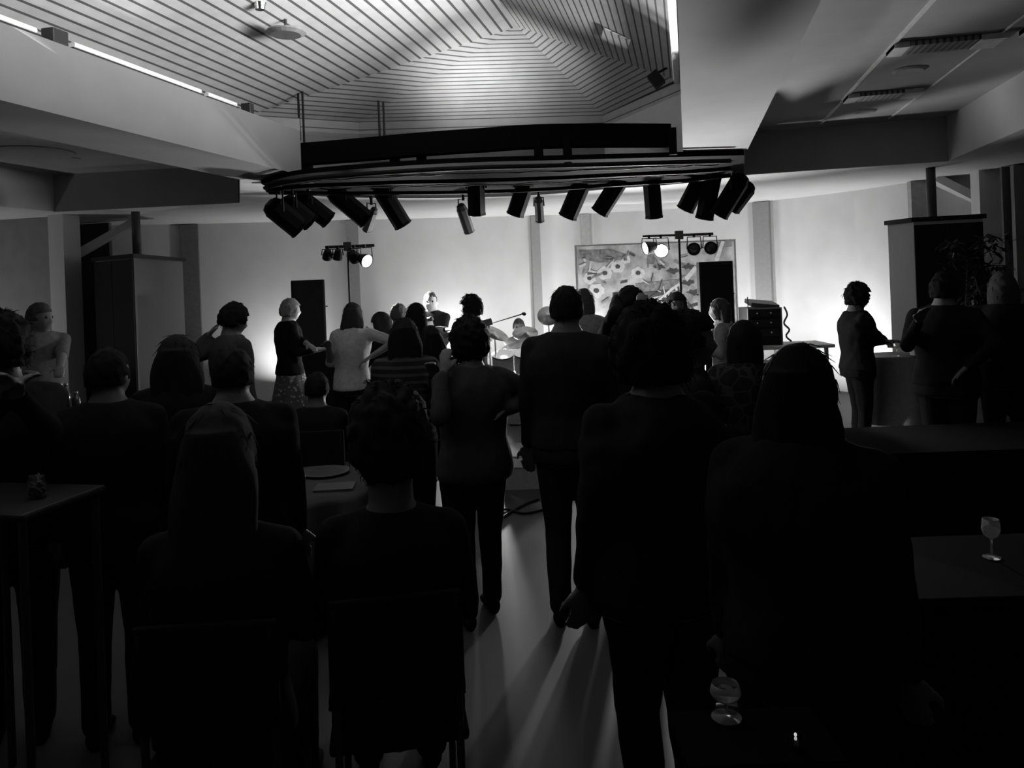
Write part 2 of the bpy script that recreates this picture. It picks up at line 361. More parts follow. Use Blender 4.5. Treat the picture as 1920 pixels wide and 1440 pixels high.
# cove fitting on the inner face of the right beam
root = empty('cove_light', (-.03, 2.6, 3.58), 0, 'long cove light fixed along the inside top of the right beam', 'cove light')
bm = nb(); box(bm, (0, 0, 0), (.05, 8.8, .03)); link('housing', bm, white, root)
bm = nb(); box(bm, (-.02, 0, .025), (.02, 8.8, .02)); link('diffuser', bm, mat('cove_glow', .8, .5, emit=.25), root)
# small flood at the corner of the vault
fp = plane_hit(1236, 122, A2, P, C2)+Vector((-.03, -.05, -.14)); root = empty('flood_light', fp, 0, 'small black floodlight in the corner of the vault beside the right beam', 'floodlight')
bm = nb(); M = Matrix.Rotation(math.radians(-35), 4, 'Y') @ Matrix.Diagonal((.1, .12, .13, 1)); box(bm, None, (1, 1, 1), mtx=M); link('housing', bm, black, root)
bm = nb(); tube(bm, [(0, 0, .05), (.1, .05, .11), (.16, .05, .12)], .012); link('bracket', bm, black, root)
# ------------------------------------------------------------------ lighting rig
rigblack = mat('rig_black', .004, .8, spec=.03)
rig = empty('lighting_rig', (-1.8, 7.2, 2.95), 0, 'black curved lighting rig with crescent panel hanging over the stage front', 'lighting rig')
def L2(p): p = Vector(p); return p-Vector((-1.8, 7.2, 2.95))
near = [(490, 345), (565, 327), (740, 312), (900, 304), (1060, 300), (1280, 294), (1395, 291)]
far = [(1395, 326), (1290, 343), (1150, 354), (1000, 366), (850, 371), (700, 371), (600, 368), (540, 360), (505, 352)]
near3 = [atz(*q, 2.95) for q in near]; far3 = [atz(*q, 2.95) for q in far]
def smooth_pts(ps, n=6):
    out = []
    for i in range(len(ps)-1):
        p0, p1, p2, p3 = ps[max(i-1, 0)], ps[i], ps[i+1], ps[min(i+2, len(ps)-1)]
        for j in range(n):
            t = j/n; out.append(.5*((2*p1)+(p2-p0)*t+(2*p0-5*p1+4*p2-p3)*t*t+(3*p1-p0-3*p2+p3)*t**3))
    out.append(ps[-1]); return out
nf = smooth_pts([L2(p) for p in near3]); ff = smooth_pts([L2(p) for p in far3])
bm = nb(); prism(bm, [(p.x, p.y) for p in nf+ff], 0, .045); link('crescent_panel', bm, rigblack, rig)
for t, z in ((.0, -.05), (.28, -.06), (.62, -.06)):
    mid = [nf[int(i*(len(nf)-1)/30)].lerp(ff[::-1][int(i*(len(ff)-1)/30)], t) for i in range(1, 30)]
    bm = nb(); tube(bm, [(p.x, p.y, z) for p in mid], .022, 8); link('pipe', bm, mat('rig_pipe', .008, .6, spec=.1), rig, True)
bm = nb()
for t in (.15, .45):
    mid = [nf[int(i*(len(nf)-1)/30)].lerp(ff[::-1][int(i*(len(ff)-1)/30)], t) for i in range(2, 29)]
    tube(bm, [(p.x, p.y, -.03-.02*abs(math.sin(i*1.3))) for i, p in enumerate(mid)], .006, 6)
link('cable', bm, mat('cable_grey', .12, .5), rig, True)
top = [atz(*q, 3.32) for q in ((563, 268), (680, 258), (800, 247), (900, 240), (1000, 233), (1140, 231), (1284, 232))]
tp = smooth_pts([L2(p) for p in top], 4)
bm = nb()
rings = []
for i, p in enumerate(tp):
    rings.append([Vector((p.x, p.y, p.z)), Vector((p.x, p.y+.14, p.z)), Vector((p.x, p.y+.14, p.z-.21)), Vector((p.x, p.y, p.z-.21))])
loft(bm, rings); link('upper_beam', bm, rigblack, rig)
for q in ((740, 296), (790, 294), (1010, 285), (1064, 285), (1262, 282)):
    p = aty(q[0], q[1], 7.1)-Vector((-1.8, 7.2, 2.95)); bm = nb(); box(bm, (p.x, p.y, .12), (.07, .1, .24)); link('spacer_block', bm, rigblack, rig)
p = aty(574, 300, 7.15)-Vector((-1.8, 7.2, 2.95)); bm = nb(); box(bm, (p.x, p.y, .15), (.1, .1, .34)); link('spacer_block', bm, black, rig)
for x, yt, yb in ((559, 178, 245), (567, 176, 270), (710, 200, 262), (719, 202, 262)):
    a = aty(x, yt, 7.2)-Vector((-1.8, 7.2, 2.95)); b = aty(x+2, yb, 7.2)-Vector((-1.8, 7.2, 2.95))
    bm = nb(); tube(bm, [a+Vector((0, 0, .06)), (a.x, b.y, b.z-.1)], .012, 8); link('hanger_rod', bm, black, rig)
# hanging parcans
def parcan(a, b, r, D, label, m=mat('can_black', .008, .6, spec=.15), dd=.12, group='black stage cans hanging under the rig', zpipe=2.9, ngon=8, short=False):
    A = atd(*a, D); B = atd(*b, D+dd); d = (B-A).normalized(); L_ = (B-A).length+.10; r *= 1.04; A = A-d*.05
    root = empty('stage_light', A, 0, label, 'stage light', group)
    x, y = frame_for(d)
    def ring(t, rr): return [d*t+(x*math.cos(2*PI*(i+.5)/ngon)+y*math.sin(2*PI*(i+.5)/ngon))*rr for i in range(ngon)]
    bm = nb(); loft(bm, [ring(-.02, r*.35), ring(.0, r*.75), ring(L_*.12, r*.92), ring(L_*.15, r), ring(L_, r), ring(L_, r*.86), ring(L_-.05, r*.8)])
    body = link('can', bm, m, root)
    bm = nb(); n = Vector((x*math.cos(0)))
    rr = ring(L_*.97, r*1.05); r2 = ring(L_, r*1.05); loft(bm, [rr, r2]); link('colour_frame', bm, m, root)
    # yoke up to the pipe
    s = x if abs(x.z) < abs(y.z) else y
    c = d*L_*.35; topz = max(zpipe-A.z, .03) ; apex = Vector((c.x, c.y, max(topz, c.z+r*1.3)))
    bm = nb(); tube(bm, [c+s*r*1.08, Vector((c.x, c.y, apex.z-.03))+s*r*1.0, Vector((c.x, c.y, apex.z-.03))-s*r*1.0, c-s*r*1.08], .009, 6); link('yoke', bm, blackmetal, root)
    bm = nb(); tube(bm, [apex-Vector((0, 0, .05)), apex+Vector((0, 0, .05))], .018, 8); ell(bm, apex+Vector((0, 0, .04)), .028, seg=8, rings=6); link('clamp', bm, blackmetal, root)
    return root
cans = [((512, 388), (556, 424), .115, 7.9, 'stage can furthest left in the tight cluster on the rig'),
        ((538, 382), (576, 412), .10, 8.1, 'stage can in the middle of the left cluster'),
        ((566, 374), (610, 408), .10, 8.3, 'stage can on the right of the left cluster, tilting down right'),
        ((627, 362), (682, 408), .105, 8.5, 'stage can tilting down right, directly right of the left cluster'),
        ((715, 356), (752, 416), .10, 8.7, 'stage can tilting down right with a wide angular snout'),
        ((892, 336), (894, 394), .10, 8.7, 'stage can hanging straight down near the rig centre, rim catching light'),
        ((994, 318), (968, 396), .10, 8.9, 'stage can leaning down left, first one right of the centre can'),
        ((1096, 332), (1067, 400), .105, 8.9, 'stage can leaning down left beside the thin grey projector'),
        ((1166, 332), (1128, 392), .10, 8.8, 'stage can leaning steeply down left, mid right of the rig'),
        ((1220, 322), (1226, 400), .10, 8.8, 'stage can hanging nearly straight down right of centre'),
        ((1318, 328), (1288, 386), .095, 8.6, 'stage can leaning down left, left one of the crossed pair'),
        ((1338, 322), (1322, 402), .10, 8.5, 'stage can hanging almost upright, right one of the crossed pair'),
        ((1388, 338), (1352, 396), .10, 8.3, 'stage can at the right end of the rig, in front'),
        ((1400, 352), (1376, 384), .10, 8.5, 'short stage can partly hidden at the right end of the rig')]
for a, b, r, D, lab in cans: parcan(a, b, r, D, lab)
parcan((700, 398), (690, 426), .055, 9.3, 'small grey can under the rig behind the dark tilted cans on the left', mat('can_grey', .14, .5), group='small grey cans under the rig')
parcan((866, 392), (878, 428), .065, 9.2, 'small grey can left of the straight hanging centre can', _M['can_grey'], group='small grey cans under the rig')
parcan((1010, 378), (1012, 408), .055, 9.4, 'small grey can on a thin cable above the bright wall pilaster', _M['can_grey'], group='small grey cans under the rig')
# ------------------------------------------------------------------ people
def sphere_pts(fn, nu=40, nv=28):
    bm = bmesh.new(); rows = []
    for j in range(nv+1):
        th = PI*j/nv; row = []
        if j in (0, nv): row = [bm.verts.new(fn(Vector((0, 0, math.cos(th)))))]
        else:
            for i in range(nu):
                ph = 2*PI*i/nu; row.append(bm.verts.new(fn(Vector((math.sin(th)*math.cos(ph), math.sin(th)*math.sin(ph), math.cos(th))))))
        rows.append(row)
    for a, b in zip(rows, rows[1:]):
        for i in range(nu):
            if len(a) == 1: bm.faces.new((a[0], b[i], b[(i+1) % nu]))
            elif len(b) == 1: bm.faces.new((a[i], b[0], a[(i+1) % nu]))
            else: bm.faces.new((a[i], b[i], b[(i+1) % nu], a[(i+1) % nu]))
    return bm
def g2(a, s): return math.exp(-(a/s)**2)
def head_fn(d):
    p = Vector((d.x*.076, d.y*.096, d.z*.115)); z = p.z
    if z < -.02:
        t = min((-.02-z)/.095, 1); p.x *= 1-.38*t*t; p.y = p.y*(1-.12*t) + (.006*t if d.y > 0 else .018*t)
    if d.y > 0:
        x = abs(p.x)
        p.y += .024*g2(p.x, .012)*(max(0, 1-abs(z+.018)/.034)**.8)*(1.0 if z < .0 else .6)
        p.y -= .010*g2(x-.032, .016)*g2(z-.012, .014)
        p.y += .005*g2(z-.036, .010)*g2(x, .05)
        p.y += .007*g2(z+.060, .007)*g2(x, .022); p.y -= .004*g2(z+.050, .005)*g2(x, .02)
        p.y += .009*g2(z+.098, .016)*g2(x, .024)
        p.y += .004*g2(x-.045, .02)*g2(z+.02, .02)
    return p
def merge(dst, src, M=None):
    me = bpy.data.meshes.new('tmp'); src.to_mesh(me); src.free()
    if M: me.transform(M)
    dst.from_mesh(me); bpy.data.meshes.remove(me)
def remesh(bm, vox, smooth=2, factor=.5, wr=0, seed=0, sub=0):
    me = bpy.data.meshes.new('tmp'); bmesh.ops.recalc_face_normals(bm, faces=bm.faces[:]); bm.to_mesh(me); bm.free()
    o = bpy.data.objects.new('tmp', me); COL.objects.link(o)
    m = o.modifiers.new('r', 'REMESH'); m.mode = 'VOXEL'; m.voxel_size = vox; m.use_smooth_shade = True
    if smooth: s = o.modifiers.new('s', 'SMOOTH'); s.iterations = smooth; s.factor = factor
    bpy.context.view_layer.update(); dg = bpy.context.evaluated_depsgraph_get()
    r = bpy.data.meshes.new_from_object(o.evaluated_get(dg), depsgraph=dg)
    bpy.data.objects.remove(o); bpy.data.meshes.remove(me)
    if wr:
        for v in r.vertices:
            p = v.co; n = noise.noise(Vector((p.x*9+seed, p.y*9, p.z*6)))+.5*noise.noise(Vector((p.x*22, p.y*22+seed, p.z*13)))
            v.co = p+v.normal*n*wr
    for p in r.polygons: p.use_smooth = True
    return r
def add_mesh(name, me, m, parent, label=None):
    me.name = name; me.materials.clear()
    for mm in (m if isinstance(m, (list, tuple)) else [m]): me.materials.append(mm)
    o = bpy.data.objects.new(name, me); COL.objects.link(o); o.parent = parent
    if label: o['label'] = label
    return o
def ik(S, T, l1, l2, pole):
    S, T = Vector(S), Vector(T); d = T-S; L_ = min(d.length, (l1+l2)*.995); u = d.normalized(); T = S+u*L_
    a = (l1*l1-l2*l2+L_*L_)/(2*L_); h = math.sqrt(max(l1*l1-a*a, 0)); pv = Vector(pole); pv = (pv-u*pv.dot(u)).normalized()
    return S+u*a+pv*h, T
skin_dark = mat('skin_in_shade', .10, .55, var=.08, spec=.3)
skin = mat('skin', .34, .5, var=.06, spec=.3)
def hair_mat(g): return mat('hair_%d' % round(g*1000), g*.8, .8, var=.15, scale=60, spec=.06)
def cloth(g, **k): return mat('cloth_%d%s' % (round(g*1000), k.get('kind', '')), g, .95, var=.15, scale=30, spec=.05, **k)
def hairdo(kind, hs, g, parent, hm, seed, length=.35, lod=1):
    rnd = random.Random(seed); bm = None
    pad = {'short': .010, 'buzz': .003, 'curly': .034, 'bob': .022, 'long': .016, 'bun': .014, 'thick': .020, 'bushy': .045}[kind]
    lowz = {'short': -.035, 'buzz': -.02, 'curly': -.075, 'bob': -.12, 'long': -.2, 'bun': -.05, 'thick': -.05, 'bushy': -.135}[kind]
    lump = {'curly': .008, 'bushy': .009, 'thick': .004, 'short': .003}.get(kind, .003)
    def fn(d):
        p = Vector((d.x*(.076+pad), d.y*(.096+pad)-.008, d.z*(.115+pad)+.006))
        n = noise.noise(d*(4 if lump < .01 else 7)+Vector((seed, 0, 0)))*lump*2 + noise.noise(d*18+Vector((0, seed, 0)))*lump
        p += d*n
        face_ = d.y > .12 and p.z < .052 and abs(p.x) < .072+pad*.3
        if face_: p = Vector((p.x*.80, p.y*.72, min(p.z, .05)))
        if p.z < lowz: p.z = lowz+(p.z-lowz)*.15; p.x *= .9; p.y *= .85
        if p.z < -.02 and kind in ('short', 'buzz', 'bun', 'thick'):
            if d.y > -.1: p = p*.8
        return p
    b = sphere_pts(fn, 56, 40); bm = bmesh.new(); merge(bm, b)
    if kind == 'bun': ell(bm, (0, -.115, .06), (.045, .045, .042), seg=16, rings=12)
    if kind == 'long':
        rings = []; n = 24; N = 14
        for j in range(N+1):
            t = j/N; z = .075-t*(length+.055); wd = .070+.046*math.sin(min(t*2.6, 1)*PI/2)-.035*t**3; dp = .085-.04*t
            r_ = []
            for i in range(n):
                a = 2*PI*i/n; x = math.cos(a); y = math.sin(a)
                q = 1+.05*noise.noise(Vector((x*3+seed, y*3, z*9)))+.06*math.sin(a*9+z*12)*t
                yy = -.035-.045*t+y*dp*(1 if y < 0 else .5)
                r_.append(Vector((x*wd*q+.012*math.sin(z*22+seed)*t, yy*q, z)))
            rings.append(r_)
        loft(bm, rings)
    if kind == 'bob':
        rings = []
        for j in range(9):
            t = j/8; z = .02-t*.155; wd = .098+.010*math.sin(t*PI); rings.append([Vector((math.cos(2*PI*i/24)*wd*(1+.02*math.sin(i*3)), -.028+math.sin(2*PI*i/24)*(.092 if math.sin(2*PI*i/24) < 0 else .05), z)) for i in range(24)])
        loft(bm, rings)
    if kind in ('long', 'bob', 'bun'):
        rm = remesh(bm, .0075, 5); bm = bmesh.new(); bm.from_mesh(rm); bpy.data.meshes.remove(rm)
    bm.verts.ensure_lookup_table()
    # loose strands
    n = {'long': 200, 'curly': 260, 'bushy': 260, 'bob': 120, 'thick': 120, 'bun': 80, 'short': 80, 'buzz': 0}[kind]*lod
    base = [v for v in bm.verts if v.co.z > lowz-.02 or kind == 'long']
    for _ in range(int(n)):
        v = rnd.choice(base); p = v.co.copy(); dr = Vector((p.x, p.y+.01, p.z*.6)).normalized()
        if p.y > .06 and p.z < .03: continue
        pts = [p-dr*.006]; cu = kind in ('curly', 'bushy')
        q = p.copy(); vel = (Vector((0, 0, -1))-dr*dr.dot(Vector((0, 0, -1))))
        vel = vel.normalized() if vel.length > .1 else Vector((rnd.uniform(-1, 1), rnd.uniform(-1, 0), 0)).normalized()
        for s in range(4):
            q = q + (vel*(.005 if cu else (.012 if kind in ('long', 'bob') else .007)) + dr*(.002 if cu else .0006) + Vector([rnd.uniform(-1, 1)*(.005 if cu else .002) for _ in range(3)])); pts.append(q.copy())
        tube(bm, pts, [.0022, .002, .0016, .0011, .0005], 3)
    o = link('hair', bm, hm, parent, True); o.matrix_local = hs
    return o
def person(px, py, D, face_deg, label, hair='short', hairg=.012, top=.015, legs=.01, skinm=None, bulk=1., sw=1., wr=.006, hem=.52,
           lh=None, rh=None, sleeve=1., length=.35, head_turn=0, head_pitch=0, lean=(0, 0), skirt=None, top_mat=None, legs_mat=None, seat=False,
           vox=None, zfoot=0, glasses=False, hs=1., stance=.09, z_top=None, shoes=None, feet_dy=0, hands=True, hsx=1.):
    T = atd(px, py, D); ztop = T.z - zfoot
    h = ztop/(.985) if not seat else (ztop/ .985)*1.28
    if hair in ('curly', 'bushy'): h -= .03
    vd = Vector((T.x, T.y)).normalized(); base = math.atan2(vd.y, vd.x)-PI/2
    rz = base - math.radians(face_deg)
    root = empty('person', (T.x, T.y, zfoot), rz, label, 'person')
    inv = Matrix.Translation((T.x, T.y, zfoot)) @ Matrix.Rotation(rz, 4, 'Z'); inv = inv.inverted()
    vox = vox or (.013 if D < 6 else .015)
    k = h/1.72; seed = px*.13
    hipz = .52*h if not seat else .50
    dz = hipz-.52*h                                # everything above the hip shifts down when seated
    sh = .828*h+dz; shx = .163*k*sw; hx = .092*k; neckz = .845*h+dz; headz = (ztop-.115*k*hs*1.03) if True else 0
    lx, ly = lean
    def LN(z): t = max(0, (z-hipz)/(h*.48)); return lx*t, ly*t
    S = {}
    for s, nm in ((-1, 'l'), (1, 'r')): ox, oy = LN(sh); S[nm] = Vector((s*shx+ox, oy, sh-.01))
    arms = {}
    for s, nm, tgt in ((-1, 'l', lh), (1, 'r', rh)):
        if tgt is None: tl = Vector((s*(shx+.05*k*bulk), .06, hipz-.05)) + Vector((LN(sh)[0]*.6, LN(sh)[1]*.6, 0))
        elif len(tgt) == 3 and isinstance(tgt, tuple) and abs(tgt[0]) > 3: tl = inv @ atd(*tgt)
        else: tl = Vector(tgt)
        pole = (s*.22, -.45, -.85)
        e, wq = ik(S[nm], tl, .285*k, .255*k, pole); arms[nm] = (e, wq)
    hipc = Vector((0, 0, hipz)); legsP = {}
    for s, nm in ((-1, 'l'), (1, 'r')):
        if seat: kn = Vector((s*.11, .42*k, .50)); an = Vector((s*.12, .40*k, .07))
        else: kn = Vector((s*(hx+stance)/2, .02*k+feet_dy*.4*s, .285*h)); an = Vector((s*stance, -.02+feet_dy*s, .055*h*.9))
        legsP[nm] = (Vector((s*hx, 0, hipz-.01)), kn, an)
    def torso(bmx, off, z0, z1, bk=bulk):
        prof = [(0.44, .155, .105), (.50, .175, .118), (.56, .168, .112), (.62, .145, .10), (.68, .155, .112), (.74, .172, .122), (.80, .168, .112), (.832, .128, .088), (.856, .075, .066), (.885, .055, .058)]
        rings = []
        zs = [z0/h+(z1-z0)/h*i/14 for i in range(15)]
        for z in zs:
            for (a, ax, ay), (b, bx, by) in zip(prof, prof[1:]):
                if a <= z <= b or (b == prof[-1][0] and z > b) or (a == prof[0][0] and z < a):
                    t = min(max((z-a)/(b-a), 0), 1); rx, ry = ax+(bx-ax)*t, ay+(by-ay)*t; break
            rx = (rx*k*(sw if z > .7 else 1)*(bk if z < .8 else 1))+off; ry = ry*k*bk+off; zz = z*h+dz; ox, oy = LN(zz)
            rings.append([Vector((ox+math.cos(2*PI*i/24)*rx, oy+math.sin(2*PI*i/24)*ry-.01, zz)) for i in range(24)])
        loft(bmx, rings)
    ox, oy = LN(headz); hc = Vector((ox, oy+.025*k, headz)); nk = LN(neckz)
    HM = Matrix.Translation(hc) @ Matrix.Rotation(-math.radians(head_turn), 4, 'Z') @ Matrix.Rotation(math.radians(head_pitch), 4, 'X') @ Matrix.Diagonal((k*hs*hsx, k*hs, k*hs, 1))
    # body: one continuous surface
    bm = bmesh.new(); torso(bm, -.006, .47*h, .88*h)
    merge(bm, sphere_pts(head_fn, 48, 36), HM)
    for s in (-1, 1): ell(bm, HM @ Vector((s*.078, -.005, -.005)), (.010*k, .018*k, .030*k), Matrix.Rotation(-math.radians(head_turn), 4, 'Z'))
    capsule(bm, (nk[0], nk[1]-.005, .82*h+dz), hc+Vector((0, -.025*k, -.05*k)), .068*k*bulk**.4, .062*k*bulk**.3)
    for nm, s in (('l', -1), ('r', 1)):
        e, wq = arms[nm]; capsule(bm, S[nm]-Vector((0, 0, .026*k)), e, .048*k*bulk**.5, .040*k); capsule(bm, e, wq, .042*k, .027*k)
        u = (wq-e).normalized(); side = u.cross(Vector((0, 0, 1))) if abs(u.z) < .9 else Vector((0, 1, 0)).cross(u)*1.0
        side = side.normalized(); nrm = side.cross(u).normalized()
        if hands:
            palm = wq+u*.05*k; R = Matrix((side, u, nrm)).transposed().to_4x4()
            ell(bm, palm, (.040*k, .052*k, .018*k), R, 12, 8)
            for f, (fo, fl) in enumerate(((-.030, .062), (-.010, .074), (.011, .070), (.030, .055))):
                b0 = palm+u*.042*k+side*fo*k; b1 = b0+u*fl*.5*k-nrm*.008*k; b2 = b1+u*fl*.42*k-nrm*.022*k
                capsule(bm, b0, b1, .0105*k, .0095*k, 8); capsule(bm, b1, b2, .0095*k, .008*k, 8)
            t0 = wq+u*.025*k-side*s*.032*k; t1 = t0+u*.035*k-side*s*.025*k-nrm*.006*k; t2 = t1+u*.03*k-side*s*.004*k-nrm*.012*k
            capsule(bm, t0, t1, .013*k, .011*k, 8); capsule(bm, t1, t2, .011*k, .009*k, 8)
    for nm in 'lr':
        a, b, c = legsP[nm]; capsule(bm, a, b, .082*k, .054*k); capsule(bm, b, c, .052*k, .036*k)
        ell(bm, c+Vector((0, .06*k, -.025)), (.04*k, .11*k, .035*k))
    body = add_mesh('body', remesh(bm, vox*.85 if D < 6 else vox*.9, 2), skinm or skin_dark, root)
    # trousers or skirt
    if skirt is None:
        bm = bmesh.new(); torso(bm, .008, .475*h, .60*h)
        for nm in 'lr':
            a, b, c = legsP[nm]; capsule(bm, a, b, .098*k*bulk**.5, .072*k); capsule(bm, b, c+Vector((0, 0, .01)), .070*k, .058*k)
        add_mesh('trousers', remesh(bm, vox*1.1, 2, wr=wr*.7, seed=seed), legs_mat or cloth(legs), root)
    else:
        zs = skirt; rings = []
        for j in range(14):
            t = j/13; z = .60*h+dz+(zs-.60*h)*t; r0 = .15*k+.13*t*k
            rings.append([Vector((math.cos(2*PI*i/60)*r0*(1+.05*t*math.sin(i*PI/3)), math.sin(2*PI*i/60)*r0*.8*(1+.07*t*math.sin(i*PI/3+1)), z)) for i in range(60)])
        bm = bmesh.new(); loft(bm, rings); o = link('skirt', bm, legs_mat or cloth(legs), root, True)
    # top with sleeves
    bm = bmesh.new(); torso(bm, .016, hem*h, .858*h)
    for nm in 'lr':
        e, wq = arms[nm]; capsule(bm, S[nm]-Vector((0, 0, .022*k)), e, .060*k*bulk**.5, .052*k); capsule(bm, (nk[0]*.8+(.05 if nm == 'r' else -.05)*k, nk[1]-.012, .835*h+dz), S[nm]-Vector((0, 0, .012*k)), .046*k, .050*k)
        if sleeve > .5: capsule(bm, e, e.lerp(wq, sleeve*.92), .052*k, .038*k)
    me = remesh(bm, vox*1.1, 3, wr=wr, seed=seed+3); add_mesh('top', me, top_mat or cloth(top), root)
    # collar line
    for nm, s in (('l', -1), ('r', 1)):
        a, b, c = legsP[nm]
        bm = bmesh.new(); c2 = Vector((c.x, c.y, 0))
        rings = []
        for j, (yy, wx, hh) in enumerate(((-.055, .022, .03), (-.045, .034, .05), (0, .038, .055), (.06, .042, .045), (.12, .046, .035), (.165, .038, .026), (.185, .018, .018))):
            rings.append([Vector((c2.x+math.cos(2*PI*i/14)*wx*k, c2.y+yy*k, hh*k*.9+math.sin(2*PI*i/14)*hh*.88*k)) for i in range(14)])
        loft(bm, rings); link('shoe', bm, cloth(.012) if shoes is None else shoes, root, True)
    if hair: hairdo(hair, HM, hairg, root, hair_mat(hairg), int(px), length)
    if glasses:
        bm = bmesh.new()
        for s in (-1, 1):
            tube(bm, [Vector((s*.033+.022*math.cos(2*PI*i/12), .094, .010+.017*math.sin(2*PI*i/12))) for i in range(13)], .0022, 5)
            tube(bm, [(s*.055, .094, .013), (s*.077, .05, .013), (s*.08, -.01, .008)], .0022, 5)
        tube(bm, [(-.011, .096, .012), (.011, .096, .012)], .0022, 5); o = link('glasses', bm, blackmetal, root); o.matrix_local = HM
    if 90 < (face_deg+head_turn) % 360 < 270:
        bm = bmesh.new()
        for s in (-1, 1): ell(bm, (s*.031, .0775, .010), .0115, seg=10, rings=8)
        o = link('eyes', bm, mat('eye', .03, .1, spec=.6), root, True); o.matrix_local = HM
    return root
PEOPLE_ON = True
tee = cloth(.17); stripe = mat('striped_knit', .016, .95, spec=.05, kind='stripe', n=22, add=.03)
swirl = mat('swirl_print', .014, .95, spec=.05, kind='swirl', n=14, t=.06, add=.02)
floral = mat('floral_print', .10, .95, spec=.05, kind='print', n=24, t=.3, add=.32)
ppl = []
def A(*a, **k): ppl.append((a, k))
# by the left edge and the bar table
A(2, 598, 3.3, 5, 'person with dark curly hair at the left photo edge, hands raised to clap', hair='curly', rh=(34, 742, 3.0), lh=(8, 748, 3.0), top=.014, bulk=1.05)
A(72, 570, 6.7, 160, 'short-haired person in a grey t-shirt behind the bottle table on the left', hair='short', hairg=.12, top_mat=tee, sleeve=.0, skinm=mat('skin_mid', .22, .5), rh=(48, 700, 6.3), lh=(112, 690, 6.35), legs=.03, sw=1.08, head_turn=-30)
A(432, 572, 6.0, 62, 'person with thick dark hair in a grey shirt, looking down right beside the left pilaster', hair='thick', top=.045, lh=(392, 628, 6.1), bulk=1.1, head_pitch=-16, wr=.008)
A(540, 563, 8.6, 78, 'short-haired blonde person in a dark shawl and patterned skirt reaching right', hair='thick', hairg=.35, top=.012, legs_mat=floral, skirt=.5, lh=(585, 652, 8.3), rh=(600, 655, 8.5), skinm=skin, sleeve=.72, wr=.012, bulk=1.12)
A(655, 570, 7.6, 8, 'long-haired person in a white top and black jeans dancing before the left speaker', hair='long', hairg=.05, top_mat=cloth(.42), legs=.012, lh=(616, 652, 7.4), rh=(697, 668, 7.5), sleeve=.5, length=.42, hem=.5, wr=.01, lean=(.03, 0), skinm=mat('skin_mid', .22, .5))
A(718, 588, 7.9, -60, 'person in a dark top and pale trousers tossing their hair beside the striped-top person', hair='bob', hairg=.04, top=.014, legs_mat=cloth(.32), head_pitch=-20, lh=(690, 640, 7.8), skinm=mat('skin_mid', .22, .5), stance=.07)
A(746, 572, 8.6, 20, 'fair-haired person partly hidden behind the dark round heads left of the guitarist', hair='thick', hairg=.16, top=.05, skinm=mat('skin_mid', .22, .5))
A(779, 572, 7.2, 10, 'person with a round dark head of hair just left of the guitarist', hair='bob', top=.012)
A(757, 600, 4.9, 6, 'person with straight dark hair in a striped knit top, back to the camera', hair='long', hairg=.014, top_mat=stripe, length=.30, bulk=1.02, rh=(812, 700, 4.5), wr=.008)
A(808, 614, 5.7, -20, 'person with long wavy dark hair between the striped top and the grey sweater', hair='long', top=.010, length=.38, rh=(838, 700, 5.4))
A(880, 605, 4.35, -14, 'person with bushy dark hair in a loose grey sweater and black trousers', hair='bushy', top=.040, hem=.475, bulk=1.22, lh=(832, 700, 4.2), rh=(945, 770, 4.3), wr=.010, sw=1.08, feet_dy=.08, hs=.95)
A(886, 557, 8.0, -78, 'person with curly hair and a ponytail in profile facing the guitarist', hair='curly', hairg=.02, top=.02, length=.3, skinm=mat('skin_mid', .22, .5), hs=.97)
A(1060, 540, 4.25, 8, 'broad man with cropped hair in a dark shirt, back to the camera, centre', hair='short', top=.018, legs=.018, bulk=1.12, sw=1.1)
A(1094, 545, 7.6, 12, 'fair-haired person in a light top right behind the broad man with cropped hair', hair='bob', hairg=.08, top=.20, rh=(1118, 640, 7.3), skinm=mat('skin_mid', .22, .5))
A(1180, 542, 5.0, 10, 'dark-haired person with one elbow raised and a hand on their head', hair='thick', top=.012, lh=(1158, 560, 5.05), rh=(1215, 600, 4.7), bulk=1.0)
A(1268, 550, 7.6, 175, 'person with a dark bob standing in front of the mural banner by the light stand', hair='bob', hairg=.03, top=.04)
A(1222, 588, 2.5, -30, 'large person with curly hair in a dark jacket in the right foreground', hair='curly', hairg=.010, top=.014, legs=.010, bulk=1.32, sw=1.12, hem=.5, wr=.012, length=.3, hs=1.12)
A(1282, 590, 3.3, 70, 'person in profile facing right just behind the large curly-haired person', hair='thick', top=.012, head_turn=15)
A(1352, 562, 7.6, -82, 'long-haired person in a light jacket facing left before the right speaker', hair='long', hairg=.06, top=.26, legs=.03, length=.28, lh=(1303, 650, 7.4), rh=(1308, 660, 7.7), skinm=skin, hem=.5, wr=.010)
A(1394, 607, 4.3, 6, 'person with a dark bob in a swirl print top, arm held out left', hair='bob', hairg=.012, top_mat=swirl, legs=.01, lh=(1296, 752, 4.0), rh=(1432, 790, 4.2), hs=1.02, bulk=1.05)
A(1492, 657, 2.0, 14, 'person with very long dark hair in the right foreground, back to the camera', hair='long', hairg=.010, top=.010, legs=.01, length=.46, bulk=1.2, sw=1.08, wr=.01, hs=1.02)
A(1604, 535, 7.6, 72, 'curly-haired person with glasses in profile facing right at the cloth table', hair='curly', hairg=.014, top=.014, lh=(1662, 640, 7.5), rh=(1668, 648, 7.8), glasses=True, bulk=1.3, sw=1.1, skinm=skin_dark, wr=.012)
A(1768, 515, 6.0, 4, 'broad person in black lifting a drink with the left hand by the plant', hair='thick', hairg=.010, top=.010, lh=(1722, 602, 5.8), rh=(1812, 690, 5.8), bulk=1.25, sw=1.12)
A(1880, 515, 6.35, -8, 'person with a pale head rim in black clothes at the right photo edge', hair='bob', hairg=.05, top=.010, lh=(1838, 660, 6.1), bulk=1.2, sw=1.1, hs=1.06)
